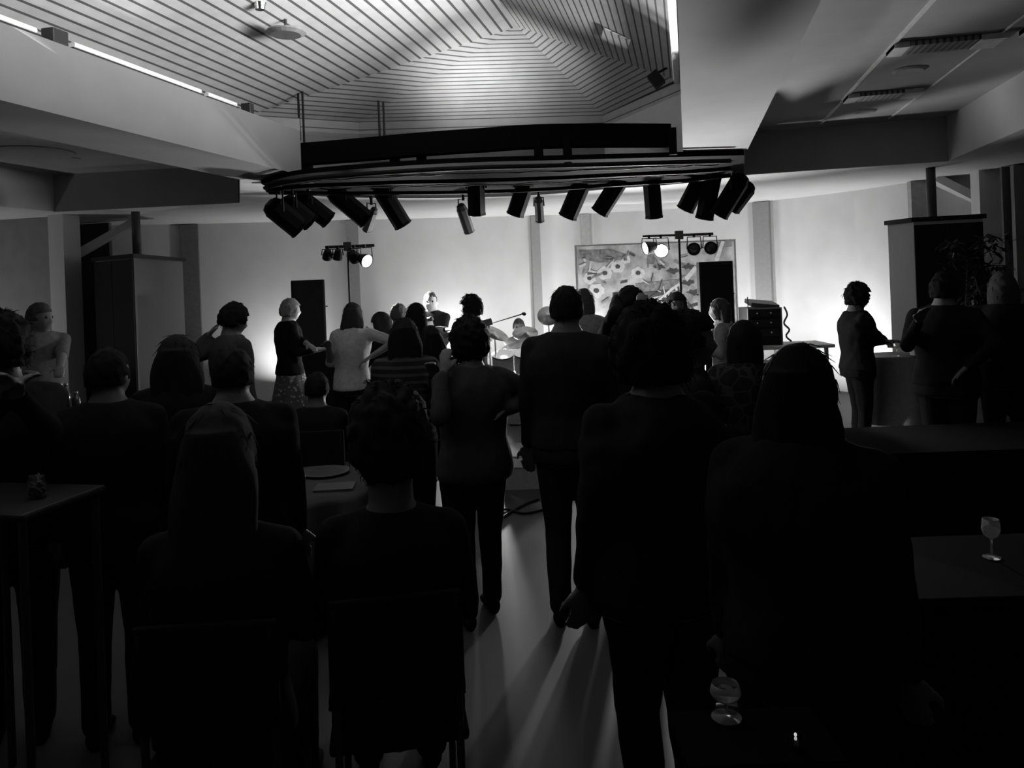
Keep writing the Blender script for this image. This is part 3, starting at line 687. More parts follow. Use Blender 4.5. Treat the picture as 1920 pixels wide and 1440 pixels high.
A(1926, 548, 6.9, -20, 'dark-haired person cut off by the right photo edge', hair='curly', top=.012)
A(200, 657, 3.3, 14, 'dark-haired person with a lit cheek, left of the tall dark cabinet', hair='short', top=.010, bulk=1.1, sw=1.08, head_turn=22)
A(330, 635, 3.75, 8, 'person with long hair hanging over the shoulders, in front of the grey cabinet side', hair='long', hairg=.016, top=.010, length=.34, hs=1.1)
A(434, 655, 3.2, 6, 'person with short hair and broad dark shoulders, left of the lit table', hair='short', hairg=.014, top=.008, bulk=1.25, sw=1.18)
A(404, 768, 2.45, 18, 'seated person with long wavy hair in the left foreground', hair='long', hairg=.03, top=.010, length=.5, seat=True, bulk=1.05, hs=1.06, lh=(-.2, .38, .78), rh=(.2, .38, .78))
A(726, 745, 2.6, 0, 'seated person with bushy dark hair in the centre foreground', hair='bushy', hairg=.018, top=.010, seat=True, bulk=1.1, hs=1.0, lh=(-.2, .36, .78), rh=(.2, .36, .78))
A(592, 700, 5.4, 12, 'small seated person in front of the patterned skirt', hair='short', hairg=.012, top=.010, seat=True, lh=(-.16, .36, .76), rh=(.16, .36, .76))
# the band
A(808, 547, 9.3, 205, 'guitarist with a brightly lit face in a dark jacket', hair='buzz', hairg=.12, top=.03, legs=.03, skinm=mat('skin_bright', .65, .5), lh=(790, 640, 9.0), rh=(838, 618, 9.0), head_turn=-20, sw=1.05)  # skin colour lightened to stand for the beam on the face
A(972, 598, 11.0, 176, 'seated drummer behind the drum kit', hair='short', hairg=.15, top=.30, legs=.2, seat=True, skinm=skin, lh=(.25, .42, .95), rh=(-.25, .42, .95))
for a, k in ppl:
    o_ = person(*a, **k)
    if 'guitarist with a brightly' in a[4]:
        bm = nb(); ell(bm, (0, .112, 1.34), (.085, .05, .14)); link('shirt_front', bm, mat('white_shirt', .8, .9), o_, True)
# ------------------------------------------------------------------ chairs for the seated guests
def chair(loc, rz, label):
    root = empty('dining_chair', loc, rz, label, 'chair', 'dark chairs under seated guests')
    bm = nb(); bbox(bm, (0, .06, .445), (.44, .44, .04), bev=.012); link('seat', bm, black_soft, root)
    bm = nb(); bbox(bm, (0, -.17, .76), (.42, .03, .32), bev=.012); link('backrest', bm, black_soft, root)
    for x in (-.19, .19):
        bm = nb(); tube(bm, [(x, .25, 0), (x, .25, .425)], .013, 8); link('leg', bm, blackmetal, root)
        bm = nb(); tube(bm, [(x, -.2, 0), (x, -.15, .45), (x, -.175, .9)], .013, 8); link('leg', bm, blackmetal, root)
for o in [o for o in COL.objects if o.name.startswith('person') and 'seated' in o.get('label', '')]:
    lab = o['label'].replace('seated person', 'guest').replace('seated drummer', 'drummer')
    if 'drummer' in lab:
        t = empty('drum_stool', o.location, 0, 'round stool under the drummer', 'stool')
        bm = nb(); lathe(bm, [(.05, .40), (.17, .40), (.18, .43), (.16, .46), (.02, .465)]); link('seat', bm, black_soft, t)
        bm = nb(); tube(bm, [(0, 0, .02), (0, 0, .42)], .02); link('stem', bm, chrome, t)
        for i in range(3):
            a = i*2.1; bm = nb(); tube(bm, [(0, 0, .22), (.22*math.cos(a), .22*math.sin(a), .01)], .01, 6); link('leg', bm, chrome, t)
        continue
    chair(o.location, o.rotation_euler.z, 'dark chair under the ' + lab)
# ------------------------------------------------------------------ tables
linen = mat('white_table_linen', .45, .9, var=.05, spec=.05, scale=8); linen_d = mat('dark_table_linen', .06, .9, var=.05, spec=.05)
def round_table(p, r, z, label, m, drop=.7, name='round_table', cloth_label=None):
    t = empty(name, (p.x, p.y, 0), 0, label, 'table')
    bm = nb(); lathe(bm, [(.02, z-.035), (r, z-.035), (r, z-.008), (.02, z-.008)], n=40); link('tabletop', bm, mat('wood_top', .12, .5), t)
    bm = nb(); tube(bm, [(0, 0, .04), (0, 0, z-.035)], .035, 12); link('pedestal', bm, greymetal, t)
    for i in range(4):
        a = i*PI/2+.5; bm = nb(); tube(bm, [(0, 0, .09), (.34*math.cos(a), .34*math.sin(a), .025)], .022, 8); link('foot', bm, white, t)
    if m:
        bm = nb(); n = 96; rings = []
        for j, (rr, zz) in enumerate([(.02, z+.001), (r*.6, z+.001), (r+.012, z-.002), (r+.02, z-.03), (r+.03, z-drop*.5), (r+.05, z-drop)]):
            amp = 0 if j < 3 else (.02 if j == 3 else .05)*(j-2)/2
            rings.append([Vector(((rr+amp*math.sin(i*2*PI*9/n))*math.cos(2*PI*i/n), (rr+amp*math.sin(i*2*PI*9/n))*math.sin(2*PI*i/n), zz)) for i in range(n)])
        vs = [[bm.verts.new(q) for q in rg] for rg in rings]
        for a, b in zip(vs, vs[1:]):
            for i in range(n): bm.faces.new((a[i], a[(i+1) % n], b[(i+1) % n], b[i]))
        bm.faces.new(vs[0]); o = link('tablecloth', bm, m, None, True); o.location = (p.x, p.y, 0); tag(o, cloth_label, 'tablecloth')
    return t
def tumbler(p, label, h=.10, r=.034, m=None):
    bm = nb(); n = 20
    prof = [(r*.75, 0), (r, h), (r*.93, h), (r*.7, .012), (.003, .012)]
    lathe(bm, prof, n=n); o = link('tumbler', bm, m or glass, smooth=False); o.location = p; tag(o, label, 'glass'); return o
def wineglass(p, label, h=.17):
    root = empty('wine_glass', p, 0, label, 'glass')
    bm = nb(); lathe(bm, [(.033, 0), (.033, .002), (.004, .006), (.0035, h*.45), (.006, h*.47)], n=20); link('stem', bm, glass, root, True)
    bm = nb(); lathe(bm, [(.004, h*.47), (.028, h*.58), (.034, h*.75), (.029, h), (.0275, h), (.032, h*.75), (.026, h*.6), (.002, h*.5)], n=20); link('bowl', bm, glass, root, True)
def bottle(p, label, h=.24, m=None, g='bottles on the left table'):
    root = empty('bottle', p, 0, label, 'bottle', g)
    bm = nb(); lathe(bm, [(.02, 0), (.031, .004), (.032, h*.6), (.026, h*.68), (.013, h*.78), (.012, h*.96), (.004, h*.96)], n=16); link('body', bm, m or mat('dark_bottle', .03, .15, spec=.6), root, True)
    bm = nb(); lathe(bm, [(.003, h*.95), (.0145, h*.95), (.0145, h), (.003, h)], n=12); link('cap', bm, greymetal, root)
def plate_(p, label, r=.12, g=None):
    bm = nb(); lathe(bm, [(r*.4, 0), (r*.6, .003), (r, .016), (r*.97, .018), (r*.6, .007), (.01, .006)], n=32); o = link('plate', bm, mat('plate_glaze', .07, .4), smooth=True); o.location = p; tag(o, label, 'plate', g)
# table between the left foreground guests
p = atz(590, 905, .745); p.x -= .05; round_table(p, .43, .74, 'round table between the seated guests on the left', linen_d, .70, cloth_label='dark cloth over the round table with the lit glass')
tumbler(atz(562, 925, .742), 'small clear tumbler catching light on the dark round table', .095, .036, mat('lit_glass', .5, .1, glass=False, spec=.8))  # opaque pale glass, the caught light is put into its colour
plate_(atz(610, 888, .742), 'round plate at the back of the dark round table', .15)
bm = nb(); box(bm, (0, 0, .006), (.22, .16, .012), .3); o = link('menu_card', bm, mat('card', .08, .5)); o.location = atz(628, 915, .742); tag(o, 'flat menu card lying on the dark round table', 'card')
# table with bottles on the far left
p = atd(92, 760, 6.2); p = Vector((p.x, p.y, 0)); t = empty('bar_table', p, math.radians(18), 'long table holding bottles on the left', 'table')
bm = nb(); bbox(bm, (0, 0, .95), (1.3, .6, .04)); link('tabletop', bm, mat('wood_top', .12, .5), t)
for x in (-.58, .58):
    for y in (-.24, .24): bm = nb(); tube(bm, [(x, y, 0), (x, y, .94)], .02, 8); link('leg', bm, blackmetal, t)
bm = nb(); n = 60
rings = []
for z, gx in ((.972, -.02), (.974, .006), (.9, .015), (.70, .03), (.50, .05)):
    pts = []
    for i in range(n):
        a = 2*PI*i/n; cx, sy = math.cos(a), math.sin(a)
        q = (abs(cx)**6+abs(sy)**6)**(-1/6); f = 1+(.03*math.sin(i*1.7) if z < .9 else 0)
        pts.append(Vector((cx*q*(.65+gx)*f, sy*q*(.30+gx)*f, z)))
    rings.append(pts)
vs = [[bm.verts.new(q) for q in rg] for rg in rings]
for a, b in zip(vs, vs[1:]):
    for i in range(n): bm.faces.new((a[i], a[(i+1) % n], b[(i+1) % n], b[i]))
bm.faces.new(vs[0]); o = link('tablecloth', bm, mat('clear_sheet', .3, .5, var=.3, scale=12), smooth=False); o.location = p; o.rotation_euler.z = math.radians(18); tag(o, 'crinkled light cover over the bottle table on the left', 'tablecloth')
for i, (px, lab) in enumerate(((112, 'dark bottle on the left table, just right of the resting hand'), (122, 'dark bottle standing close beside its twin on the left table'), (141, 'shorter dark bottle nearest the cabinet on the left table'))):
    q = atd(px, 700, 6.2); bottle(Vector((q.x, q.y, .976)), lab, .22 if i < 2 else .15)
bm = nb(); bbox(bm, (0, 0, .02), (.36, .25, .035), bev=.008); q = atd(68, 712, 6.05); o = link('serving_tray', bm, black); o.location = (q.x, q.y, .976); tag(o, 'dark tray lying in front of the grey t-shirt on the left table', 'tray')
# added paper lump standing for light on a sleeve near the left edge
bm = nb(); b = sphere_pts(lambda d: Vector((d.x*.035, d.y*.03, max(d.z, -.6)*.05))*(1+.35*noise.noise(d*3.1)), 24, 18); merge(bm, b)
q = atd(70, 915, 2.9); o = link('paper_napkin', bm, mat('paper', .05, .9)); o.location = q; tag(o, 'crumpled pale napkin at the end of the low table by the left edge', 'napkin'); q2 = q
p = Vector((q2.x, q2.y, 0)); zt = q2.z-.032
t = empty('side_table', p, 0, 'low table at the left photo edge holding a crumpled napkin', 'table')
bm = nb(); bbox(bm, (-.12, 0, zt-.02), (.5, .4, .03)); link('tabletop', bm, black, t)
for x in (-.34, .1):
    for y in (-.17, .17): bm = nb(); tube(bm, [(x, y, 0), (x, y, zt-.02)], .015, 8); link('leg', bm, blackmetal, t)
# cloth covered tables on the right
p = atd(1692, 800, 7.85); p = Vector((p.x, p.y, 0)); zt = .97
t = empty('cocktail_table', p, 0, 'tall cloth-covered table with a white splayed foot, right of the curly-haired person', 'table')
bm = nb(); lathe(bm, [(.02, zt-.03), (.31, zt-.03), (.31, zt), (.02, zt)], n=36); link('tabletop', bm, mat('wood_top', .12, .5), t)
bm = nb(); tube(bm, [(0, 0, .05), (0, 0, zt-.03)], .04, 12); link('pedestal', bm, white, t)
bm = nb(); lathe(bm, [(.02, .30), (.11, .30), (.12, .18), (.30, .03), (.31, .0), (.02, 0)], n=4); link('base', bm, white, t)
bm = nb(); n = 80; vs = []
for j, (rr, zz, am) in enumerate(((.02, zt+.002, 0), (.322, zt+.001, 0), (.33, zt-.04, .005), (.35, zt-.35, .015), (.39, zt-.66, .03))):
    vs.append([bm.verts.new(((rr+am*math.sin(i*2*PI*7/n))*math.cos(2*PI*i/n), (rr+am*math.sin(i*2*PI*7/n))*math.sin(2*PI*i/n), zz)) for i in range(n)])
for a, b in zip(vs, vs[1:]):
    for i in range(n): bm.faces.new((a[i], a[(i+1) % n], b[(i+1) % n], b[i]))
bm.faces.new(vs[0]); o = link('tablecloth', bm, mat('grey_linen', .20, .9, spec=.05), smooth=True); o.location = p; tag(o, 'grey cloth hanging from the tall table with the white foot', 'tablecloth')
q = p+Vector((-.05, -.1, zt+.004)); wineglass(q, 'wine glass on the tall cloth-covered table', .16)
def flowers(p, label, n=26, r=.10, m=None):
    root = empty('flower_bowl', p, 0, label, 'flowers')
    bm = nb(); lathe(bm, [(.03, 0), (.06, .01), (.075, .07), (.07, .07), (.02, .015)], n=20); link('bowl', bm, greymetal, root)
    rnd = random.Random(3)
    for i in range(n):
        a, rr = rnd.uniform(0, 2*PI), r*math.sqrt(rnd.random()); z = .09+.07*(1-(rr/r)**2)+rnd.uniform(0, .02)
        bm = nb(); ell(bm, (rr*math.cos(a), rr*math.sin(a), z), (.022, .022, .016), seg=8, rings=6)
        for k_ in range(5): ell(bm, (rr*math.cos(a)+.017*math.cos(k_*1.26), rr*math.sin(a)+.017*math.sin(k_*1.26), z), (.014, .014, .007), seg=6, rings=5)
        o = link('flower', bm, m, root, True)
flowers(p+Vector((.13, -.12, zt+.003)), 'low bowl of pale flowers on the tall cloth-covered table', m=mat('petal', .14, .8))
p = atd(1846, 800, 7.0); p = Vector((p.x, p.y, 0)); round_table(p, .33, .95, 'cloth-covered table between the two dark figures on the right', mat('grey_linen2', .16, .9, spec=.05), .93, name='cocktail_table', cloth_label='grey floor-length cloth seen between the two dark figures on the right')
# long dark tables in the right foreground
def long_table(pc, w_, d_, z, rz, label, cloth_label=None, top=None):
    t = empty('long_table', (pc.x, pc.y, 0), rz, label, 'table')
    bm = nb(); bbox(bm, (0, 0, z-.02), (w_, d_, .04), bev=.006); link('tabletop', bm, top or mat('dark_wood', .007, .8, spec=.02), t)
    for x in (-w_/2+.06, w_/2-.06):
        for y in (-d_/2+.06, d_/2-.06): bm = nb(); box(bm, (x, y, (z-.04)/2), (.05, .05, z-.04)); link('leg', bm, blackmetal, t)
    bm = nb(); box(bm, (0, -d_/2+.05, z-.09), (w_-.16, .02, .1)); link('apron', bm, mat('dark_wood', .007, .8, spec=.02), t)
    bm = nb(); box(bm, (0, d_/2-.05, (z-.04)/2), (w_-.12, .015, z-.06)); link('modesty_panel', bm, rigblack, t)  # near-black sheet added so the space under the table stays dark
    bm = nb(); box(bm, (0, -d_/2+.01, (z-.04)/2), (w_-.12, .015, z-.06)); link('front_panel', bm, rigblack, t)  # matching darkening sheet along the front
    return t
pa, pb = atz(1640, 803, .75), atz(1640, 848, .75); c = (pa+pb)/2; long_table(c+Vector((.55, .12, 0)), 2.2, (pa-pb).length*1.05, .75, math.radians(12), 'long dark table behind the long-haired person, right foreground')
c = atz(1830, 1060, .74); long_table(c+Vector((-.12, 0, 0)), 1.5, .62, .74, math.radians(12), 'dark table with a wine glass at the right foreground')
wineglass(atz(1860, 1045, .742), 'wine glass on the dark table at the right foreground', .15)
c = atz(1412, 1372, .92); t = empty('side_table', (c.x, c.y, 0), YAW, 'small dark high table with a cocktail glass and tealight at the bottom right', 'table')
bm = nb(); bbox(bm, (0, 0, .90), (.32, .20, .03), bev=.005); link('tabletop', bm, rigblack, t)
for x in (-.13, .13):
    for y in (-.07, .07): bm = nb(); tube(bm, [(x, y, 0), (x, y, .89)], .012, 8); link('leg', bm, rigblack, t)
wineglass(atz(1362, 1345, .917), 'tall glass on the small high table at the bottom right', .075)
# ------------------------------------------------------------------ band gear
grille = mat('speaker_grille', .015, .8, kind='print', n=120, t=.3, add=.01, spec=.1)
def speaker(px0, px1, ytop, D, zbot, label, rz=0, dep=.42, name='loudspeaker'):
    a, b = atd(px0, ytop, D), atd(px1, ytop, D); c = (a+b)/2; w_ = (b-a).length; h_ = c.z-zbot
    root = empty(name, (c.x, c.y, zbot), math.radians(12.8)+rz, label, 'loudspeaker')
    bm = nb(); bbox(bm, (0, dep/2, h_/2), (w_, dep, h_), bev=.012); link('cabinet', bm, black, root)
    bm = nb(); bbox(bm, (0, -.008, h_/2), (w_*.92, .02, h_*.94), bev=.006); link('grille', bm, grille, root)
    for s in (-1, 1): bm = nb(); tube(bm, [(s*(w_/2+.001), dep*.4, h_*.6), (s*(w_/2+.025), dep*.45, h_*.6), (s*(w_/2+.025), dep*.6, h_*.6), (s*(w_/2+.001), dep*.65, h_*.6)], .008, 6); link('handle', bm, blackmetal, root)
    return c
c = speaker(546, 607, 525, 9.9, 1.10, 'tall black speaker at the left of the band, stacked on a bass bin', rz=math.radians(13))
speaker(556, 640, 655, 9.85, 0.0, 'wide black bass bin under the left speaker', name='bass_speaker', dep=.55)
for o in COL.objects:
    if o.get('label', '').startswith('wide black bass bin'): 
        pass
c = speaker(1311, 1373, 490, 9.4, 1.0, 'tall black speaker at the right of the band in front of the mural', rz=math.radians(-9))
speaker(1322, 1392, 645, 9.35, 0.0, 'wide black bass bin under the right speaker', name='bass_speaker', dep=.55)
def light_stand(px, ytop, D, xs, label, lit, tilt=0, wbar=None):
    T_ = atd(px, ytop, D); root = empty('light_stand', (T_.x, T_.y, 0), YAW, label, 'light stand'); z = T_.z; s = D/F
    bm = nb(); tube(bm, [(0, 0, .5), (0, 0, 1.35)], .020, 10); tube(bm, [(0, 0, 1.3), (0, 0, z)], .014, 10); link('pole', bm, blackmetal, root)
    bm = nb(); tube(bm, [(wbar[0]*s, 0, z+.0+tilt*wbar[0]*s), (wbar[1]*s, 0, z+tilt*wbar[1]*s)], .019, 10); link('crossbar', bm, blackmetal, root)
    bm = nb(); bbox(bm, (0, 0, z), (.10, .07, .11), bev=.008); link('bracket', bm, mat('bracket_grey', .09, .5), root)
    for i in range(3):
        a = i*2*PI/3+.4; bm = nb(); tube(bm, [(0, 0, .85), (.34*math.cos(a), .34*math.sin(a), .015)], .012, 8); link('leg', bm, blackmetal, root)
    return T_, z
def par(pos, d, label, lit, r=.095, L_=.2, zbar=None, power=0, spot=60, group=None, fl=None):
    root = empty('par_can', pos, 0, label, 'stage light', group); d = Vector(d).normalized(); x, y = frame_for(d)
    def ring(t, rr, n=20): return [d*t+(x*math.cos(2*PI*i/n)+y*math.sin(2*PI*i/n))*rr for i in range(n)]
    bm = nb(); loft(bm, [ring(-L_, r*.3), ring(-L_*.95, r*.6), ring(-L_*.6, r*.8), ring(-L_*.2, r*.98), ring(0, r), ring(0, r*.93), ring(-.03, r*.9)]); link('can', bm, black, root, False)
    bm = nb(); loft(bm, [ring(-.028, r*.2), ring(-.024, r*.9), ring(-.012, r*.88), ring(-.004, r*.4)]); o = link('lens', bm, lens if lit else mat('dark_lens', .05, .08, spec=.8), root, True)
    o['label'] = 'glowing lens' if lit else 'dark unlit lens'
    bm = nb(); sd = Vector((RX, RY, 0)); zz = zbar-pos.z
    c = d*-L_*.4; tube(bm, [c+sd*r*1.0, c+sd*r*1.12, Vector((c.x, c.y, zz-.03))+sd*r*1.0, Vector((c.x, c.y, zz-.03))-sd*r*1.0, c-sd*r*1.12, c-sd*r*1.0], .008, 6); link('yoke', bm, blackmetal, root)
    bm = nb(); box(bm, (c.x, c.y, zz-.012), (.03, .03, .05)); link('clamp', bm, blackmetal, root)
    if lit and power:
        lp = pos+d*.03; lamp('SPOT', 'stage_light_beam', lp, lp+d, power, spot_size=math.radians(spot), spot_blend=.6, shadow_soft_size=.07)
T_, z = light_stand(652, 462, 9.7, None, 'tripod light stand with a crossbar of small cans left of the guitarist', 1, wbar=(-42, 50))
g1 = 'small cans on the left light stand'
par(atd(614, 484, 9.7), (-.3, .5, -.7), 'small unlit can at the left end of the left light stand', 0, .065, .13, z, group=g1)
par(atd(633, 486, 9.7), (-.25, .3, -.9), 'small unlit can second from the left on the left light stand', 0, .06, .13, z, group=g1)
par(atd(668, 486, 9.7), (.1, .6, -.5), 'small unlit can right beside the pole of the left light stand', 0, .08, .14, z, group=g1)
bas = atd(812, 575, 9.3)
pc_ = atd(689, 490, 9.55); par(pc_, (.90, -.50, -.36), 'lit can at the right end of the left light stand', 1, .088, .14, z, 900, 62, g1)
T_, z = light_stand(1273, 441, 9.7, None, 'tripod light stand with a crossbar of round cans in front of the mural', 1, wbar=(-68, 64))
g2_ = 'round cans on the right light stand'
vd = lambda p: (Vector((0, 0, H))-p).normalized()
pc_ = atd(1209, 466, 9.6); par(pc_, (-.93, -.55, -.22), 'lit can turned left at the left end of the right light stand', 1, .085, .16, z, 260, 60, g2_)
pc_ = atd(1240, 471, 9.6); par(pc_, Vector((.05, -1, -.30)), 'lit round can facing the audience on the right light stand', 1, .090, .16, z, 400, 56, g2_)
pc_ = atd(1301, 467, 9.6); par(pc_, (-.1, -1, -.1), 'unlit round can right of the pole on the right light stand', 0, .082, .16, z, group=g2_)
pc_ = atd(1333, 465, 9.6); par(pc_, (.1, -1, -.1), 'unlit round can at the right end of the right light stand', 0, .082, .16, z, group=g2_)
# floor uplights
for i, (l, t, p_) in enumerate(UPL):
    labs = ['floor uplight in the left aisle behind the bottle table', 'floor uplight beside the left tall cabinet', 'floor uplight at the foot of the far left wall panel', 'floor uplight behind the guitarist', 'floor uplight at the left end of the mural banner', 'floor uplight in front of the middle of the mural banner', 'floor uplight at the wall behind the drummer', 'floor uplight at the wall behind the mural banner', 'floor uplight right of the amplifier rack']
    root = empty('floor_uplight', (l[0], l[1], 0), 0, labs[i], 'floor light', 'floor uplights around the stage')
    bm = nb(); lathe(bm, [(.02, .02), (.11, .02), (.12, .10), (.11, .22), (.10, .22), (.09, .12), (.02, .12)]); link('housing', bm, black, root)
    bm = nb(); lathe(bm, [(.005, .13), (.088, .13), (.088, .14), (.005, .142)]); link('lens', bm, lens, root)
# mural banner
ba, bb = atd(1082, 463, 11.9), atd(1375, 443, 11.9); wb = (bb-ba).length; hb = 1.75; c = (ba+bb)/2
root = empty('mural_banner', (c.x, c.y, ba.z-hb), YAW, 'wide printed mural banner of instruments and shapes behind the right of the band', 'banner')
art = mat('mural_paint', .52, .8, var=.55, scale=3.6, kind='print', n=6, t=.25, add=-.1)
bm = nb(); box(bm, (0, 0, hb/2), (wb, .02, hb)); link('sheet', bm, art, root)
bm = nb()
for s in (-1, 1): tube(bm, [(s*(wb/2+.02), .03, -c.z+hb-0), (s*(wb/2+.02), .03, hb+.04)], .018, 8)
bm.free()
for s in (-1, 1): bm = nb(); tube(bm, [(s*(wb/2+.02), .02, -(ba.z-hb)), (s*(wb/2+.02), .02, hb+.03)], .018, 8); link('pole', bm, greymetal, root)
bm = nb(); tube(bm, [(-wb/2-.03, .02, hb+.015), (wb/2+.03, .02, hb+.015)], .014, 8); link('top_rail', bm, greymetal, root)
dk, md, lt = mat('mural_dark', .10, .8), mat('mural_mid', .28, .8, var=.4), mat('mural_light', .80, .8)
def decal(pts, m, name='painted_shape', y=-.012):
    bm = nb(); lo = [bm.verts.new((p[0], y, p[1])) for p in pts]; hi = [bm.verts.new((p[0], y-.003, p[1])) for p in pts]; n = len(pts)
    bm.faces.new(lo); bm.faces.new(hi[::-1])
    for i in range(n): bm.faces.new((lo[i], lo[(i+1) % n], hi[(i+1) % n], hi[i]))
    link(name, bm, m, root)
def bp(px, py):      # photo position on the banner sheet
    q = atd(px, py, 11.9)-c; return (q.x*RX+q.y*RY, q.z+c.z-(ba.z-hb))
def dcl(pxs, m, y=-.012): decal([bp(*q) for q in pxs], m, y=y)
def blob(px, py, rx, ry, m, n=18, wob=.12, y=-.012, sd=0): dcl([(px+rx*math.cos(2*PI*i/n)*(1+wob*math.sin(i*2.3+sd)), py+ry*math.sin(2*PI*i/n)*(1+wob*math.cos(i*1.7+sd))) for i in range(n)], m, y)
dcl([(1086, 470), (1145, 468), (1175, 478), (1160, 492), (1120, 492), (1088, 484)], md)
for px, py, r_ in ((1134, 512, 14), (1105, 522, 12), (1158, 500, 13), (1172, 486, 10), (1196, 512, 13), (1118, 545, 15)):
    blob(px, py, r_, r_*.9, lt, sd=px); blob(px, py, r_*.35, r_*.3, dk, y=-.016, sd=px)
dcl([(1190, 532), (1270, 524), (1272, 540), (1200, 548)], md); dcl([(1200, 549), (1262, 541), (1262, 549), (1212, 560)], dk)
dcl([(1212, 582), (1258, 540), (1276, 528), (1280, 545), (1262, 566), (1228, 584)], lt, -.016)
for i in range(9): t = i/9; dcl([(1214+t*62, 580-t*46), (1217+t*62, 577-t*46), (1221+t*60, 585-t*44), (1218+t*60, 588-t*44)], dk, -.020)
blob(1246, 563, 7, 5, dk, y=-.020)
for q in ((1236, 500), (1262, 508), (1290, 500), (1288, 530), (1300, 548)): blob(q[0], q[1], 11, 5, dk, wob=.4, sd=q[0])
dcl([(1283, 520), (1302, 498), (1308, 503), (1288, 528)], lt, -.016); dcl([(1338, 490), (1352, 452), (1358, 453), (1346, 492)], lt, -.016)
dcl([(1358, 452), (1370, 448), (1372, 462), (1356, 464)], md); dcl([(1214, 478), (1226, 478), (1226, 496), (1212, 494)], md); dcl([(1280, 575), (1310, 566), (1310, 572), (1284, 580)], dk)
rnd = random.Random(11)
for i in range(60):
    px_, py_ = rnd.uniform(1092, 1300), rnd.uniform(470, 600); a_ = rnd.uniform(0, PI); L_ = rnd.uniform(3, 11); w_ = rnd.uniform(1.0, 3.0)
    dx, dy = math.cos(a_), math.sin(a_)
    dcl([(px_-dx*L_-dy*w_, py_-dy*L_+dx*w_), (px_+dx*L_-dy*w_*.4, py_+dy*L_+dx*w_*.4), (px_+dx*L_+dy*w_, py_+dy*L_-dx*w_), (px_-dx*L_+dy*w_*.5, py_-dy*L_-dx*w_*.5)], (dk, md, lt, md)[i % 4], y=-.0165-.0001*i)
# drum kit
dm = mat('drum_shell', .35, .35, spec=.5); head_m = mat('drum_head', .8, .5); cym = mat('cymbal_metal', .55, .3, metal=.8)  # shell grey lightened to stand for glare and haze
p = atd(962, 690, 10.2); kit = empty('drum_kit', (p.x, p.y, 0), YAW, 'drum kit with raised toms and tilted cymbals in front of the rear wall', 'drum kit')
def drum(c, r, h, rot=(0, 0), nm='tom_drum'):
    M = Matrix.Translation(c) @ Matrix.Rotation(rot[0], 4, 'X') @ Matrix.Rotation(rot[1], 4, 'Y')
    bm = nb(); lathe(bm, [(r*.2, -h/2), (r, -h/2), (r, h/2), (r*.2, h/2)], n=28); bm.transform(M); d = link(nm, bm, dm, kit)
    for s in (-1, 1):
        bm = nb(); lathe(bm, [(.01, s*h/2+s*.001), (r*.96, s*h/2+s*.001), (r*.96, s*h/2+s*.006), (.01, s*h/2+s*.006)], n=28); bm.transform(M); link('drum_head', bm, head_m, d)
        bm = nb(); lathe(bm, [(r*.97, s*h/2-.012), (r*1.04, s*h/2-.012), (r*1.04, s*h/2+.01), (r*.97, s*h/2+.01)], n=28); bm.transform(M); link('hoop', bm, chrome, d)
drum((.02, 0, .29), .27, .42, (PI/2, 0), 'bass_drum'); drum((-.13, -.02, .80), .14, .22, (.35, 0)); drum((.17, -.02, .80), .15, .24, (.35, 0))
drum((.55, .25, .45), .19, .40, (0, 0), 'floor_tom'); drum((-.45, .3, .62), .17, .14, (.1, 0), 'snare_drum')
def cymbal(x, y, z, r, tilt, ty=0):
    bm = nb(); tube(bm, [(x, y, .03), (x, y, z)], .011, 8)
    for i in range(3): a = i*2.1; tube(bm, [(x, y, .3), (x+.22*math.cos(a), y+.22*math.sin(a), .01)], .008, 6)
    st = link('cymbal_stand', bm, chrome, kit)
    bm = nb(); lathe(bm, [(.012, .02), (.04, .018), (.05, .006), (r, -.012), (r, -.015), (.045, .002), (.012, .014)], n=32)
    bm.transform(Matrix.Translation((x, y, z)) @ Matrix.Rotation(ty, 4, 'Y') @ Matrix.Rotation(tilt, 4, 'X')); link('cymbal', bm, cym, st, True)
q = atd(928, 630, 10.2)-p; cymbal(q.x*RX+q.y*RY, .0, 1.20, .2, .3, .45)
q = atd(985, 632, 10.2)-p; cymbal(q.x*RX+q.y*RY, .0, 1.18, .17, .5, 0)
q = atd(1028, 605, 10.6)-p; cymbal(q.x*RX+q.y*RY, .3, 1.38, .15, 1.0, 0)
q = atd(905, 640, 10.2)-p; cymbal(q.x*RX+q.y*RY, .2, 1.12, .2, .2, 0)
bm = nb(); x0 = (atd(915, 605, 10)-p); x0 = x0.x*RX+x0.y*RY
tube(bm, [(x0, .1, .03), (x0, .1, 1.30), (x0+.45, .1, 1.42)], .009, 8); ell(bm, (x0+.47, .1, 1.42), (.035, .025, .025), seg=10, rings=8)
for i in range(3): a = i*2.1; tube(bm, [(x0, .1, .2), (x0+.25*math.cos(a), .1+.25*math.sin(a), .01)], .009, 6)
link('overhead_microphone', bm, blackmetal, kit)
# guitar held by the guitarist
gp = atd(812, 636, 9.02); root = empty('electric_guitar', gp, YAW, 'electric guitar slung across the brightly lit guitarist', 'guitar')
bm = nb(); pts = []
for i in range(36):
    a = 2*PI*i/36; r_ = .17+.03*math.cos(2*a)-.03*math.cos(a*3); pts.append((r_*math.cos(a)*1.1, r_*math.sin(a)*.8))
T_ = Matrix.Rotation(math.radians(-14), 4, 'Y')
lo = [bm.verts.new((a, -.02, b)) for a, b in pts]; hi = [bm.verts.new((a, .02, b)) for a, b in pts]; bm.faces.new(lo); bm.faces.new(hi[::-1])
for i in range(36): bm.faces.new((lo[i], lo[(i+1) % 36], hi[(i+1) % 36], hi[i]))
bm.transform(T_); link('guitar_body', bm, mat('guitar_lacquer', .4, .25, spec=.6), root)
bm = nb(); box(bm, (.36, -.025, 0), (.46, .022, .05)); bm.transform(T_); link('neck', bm, mat('neck_wood', .15, .4), root)
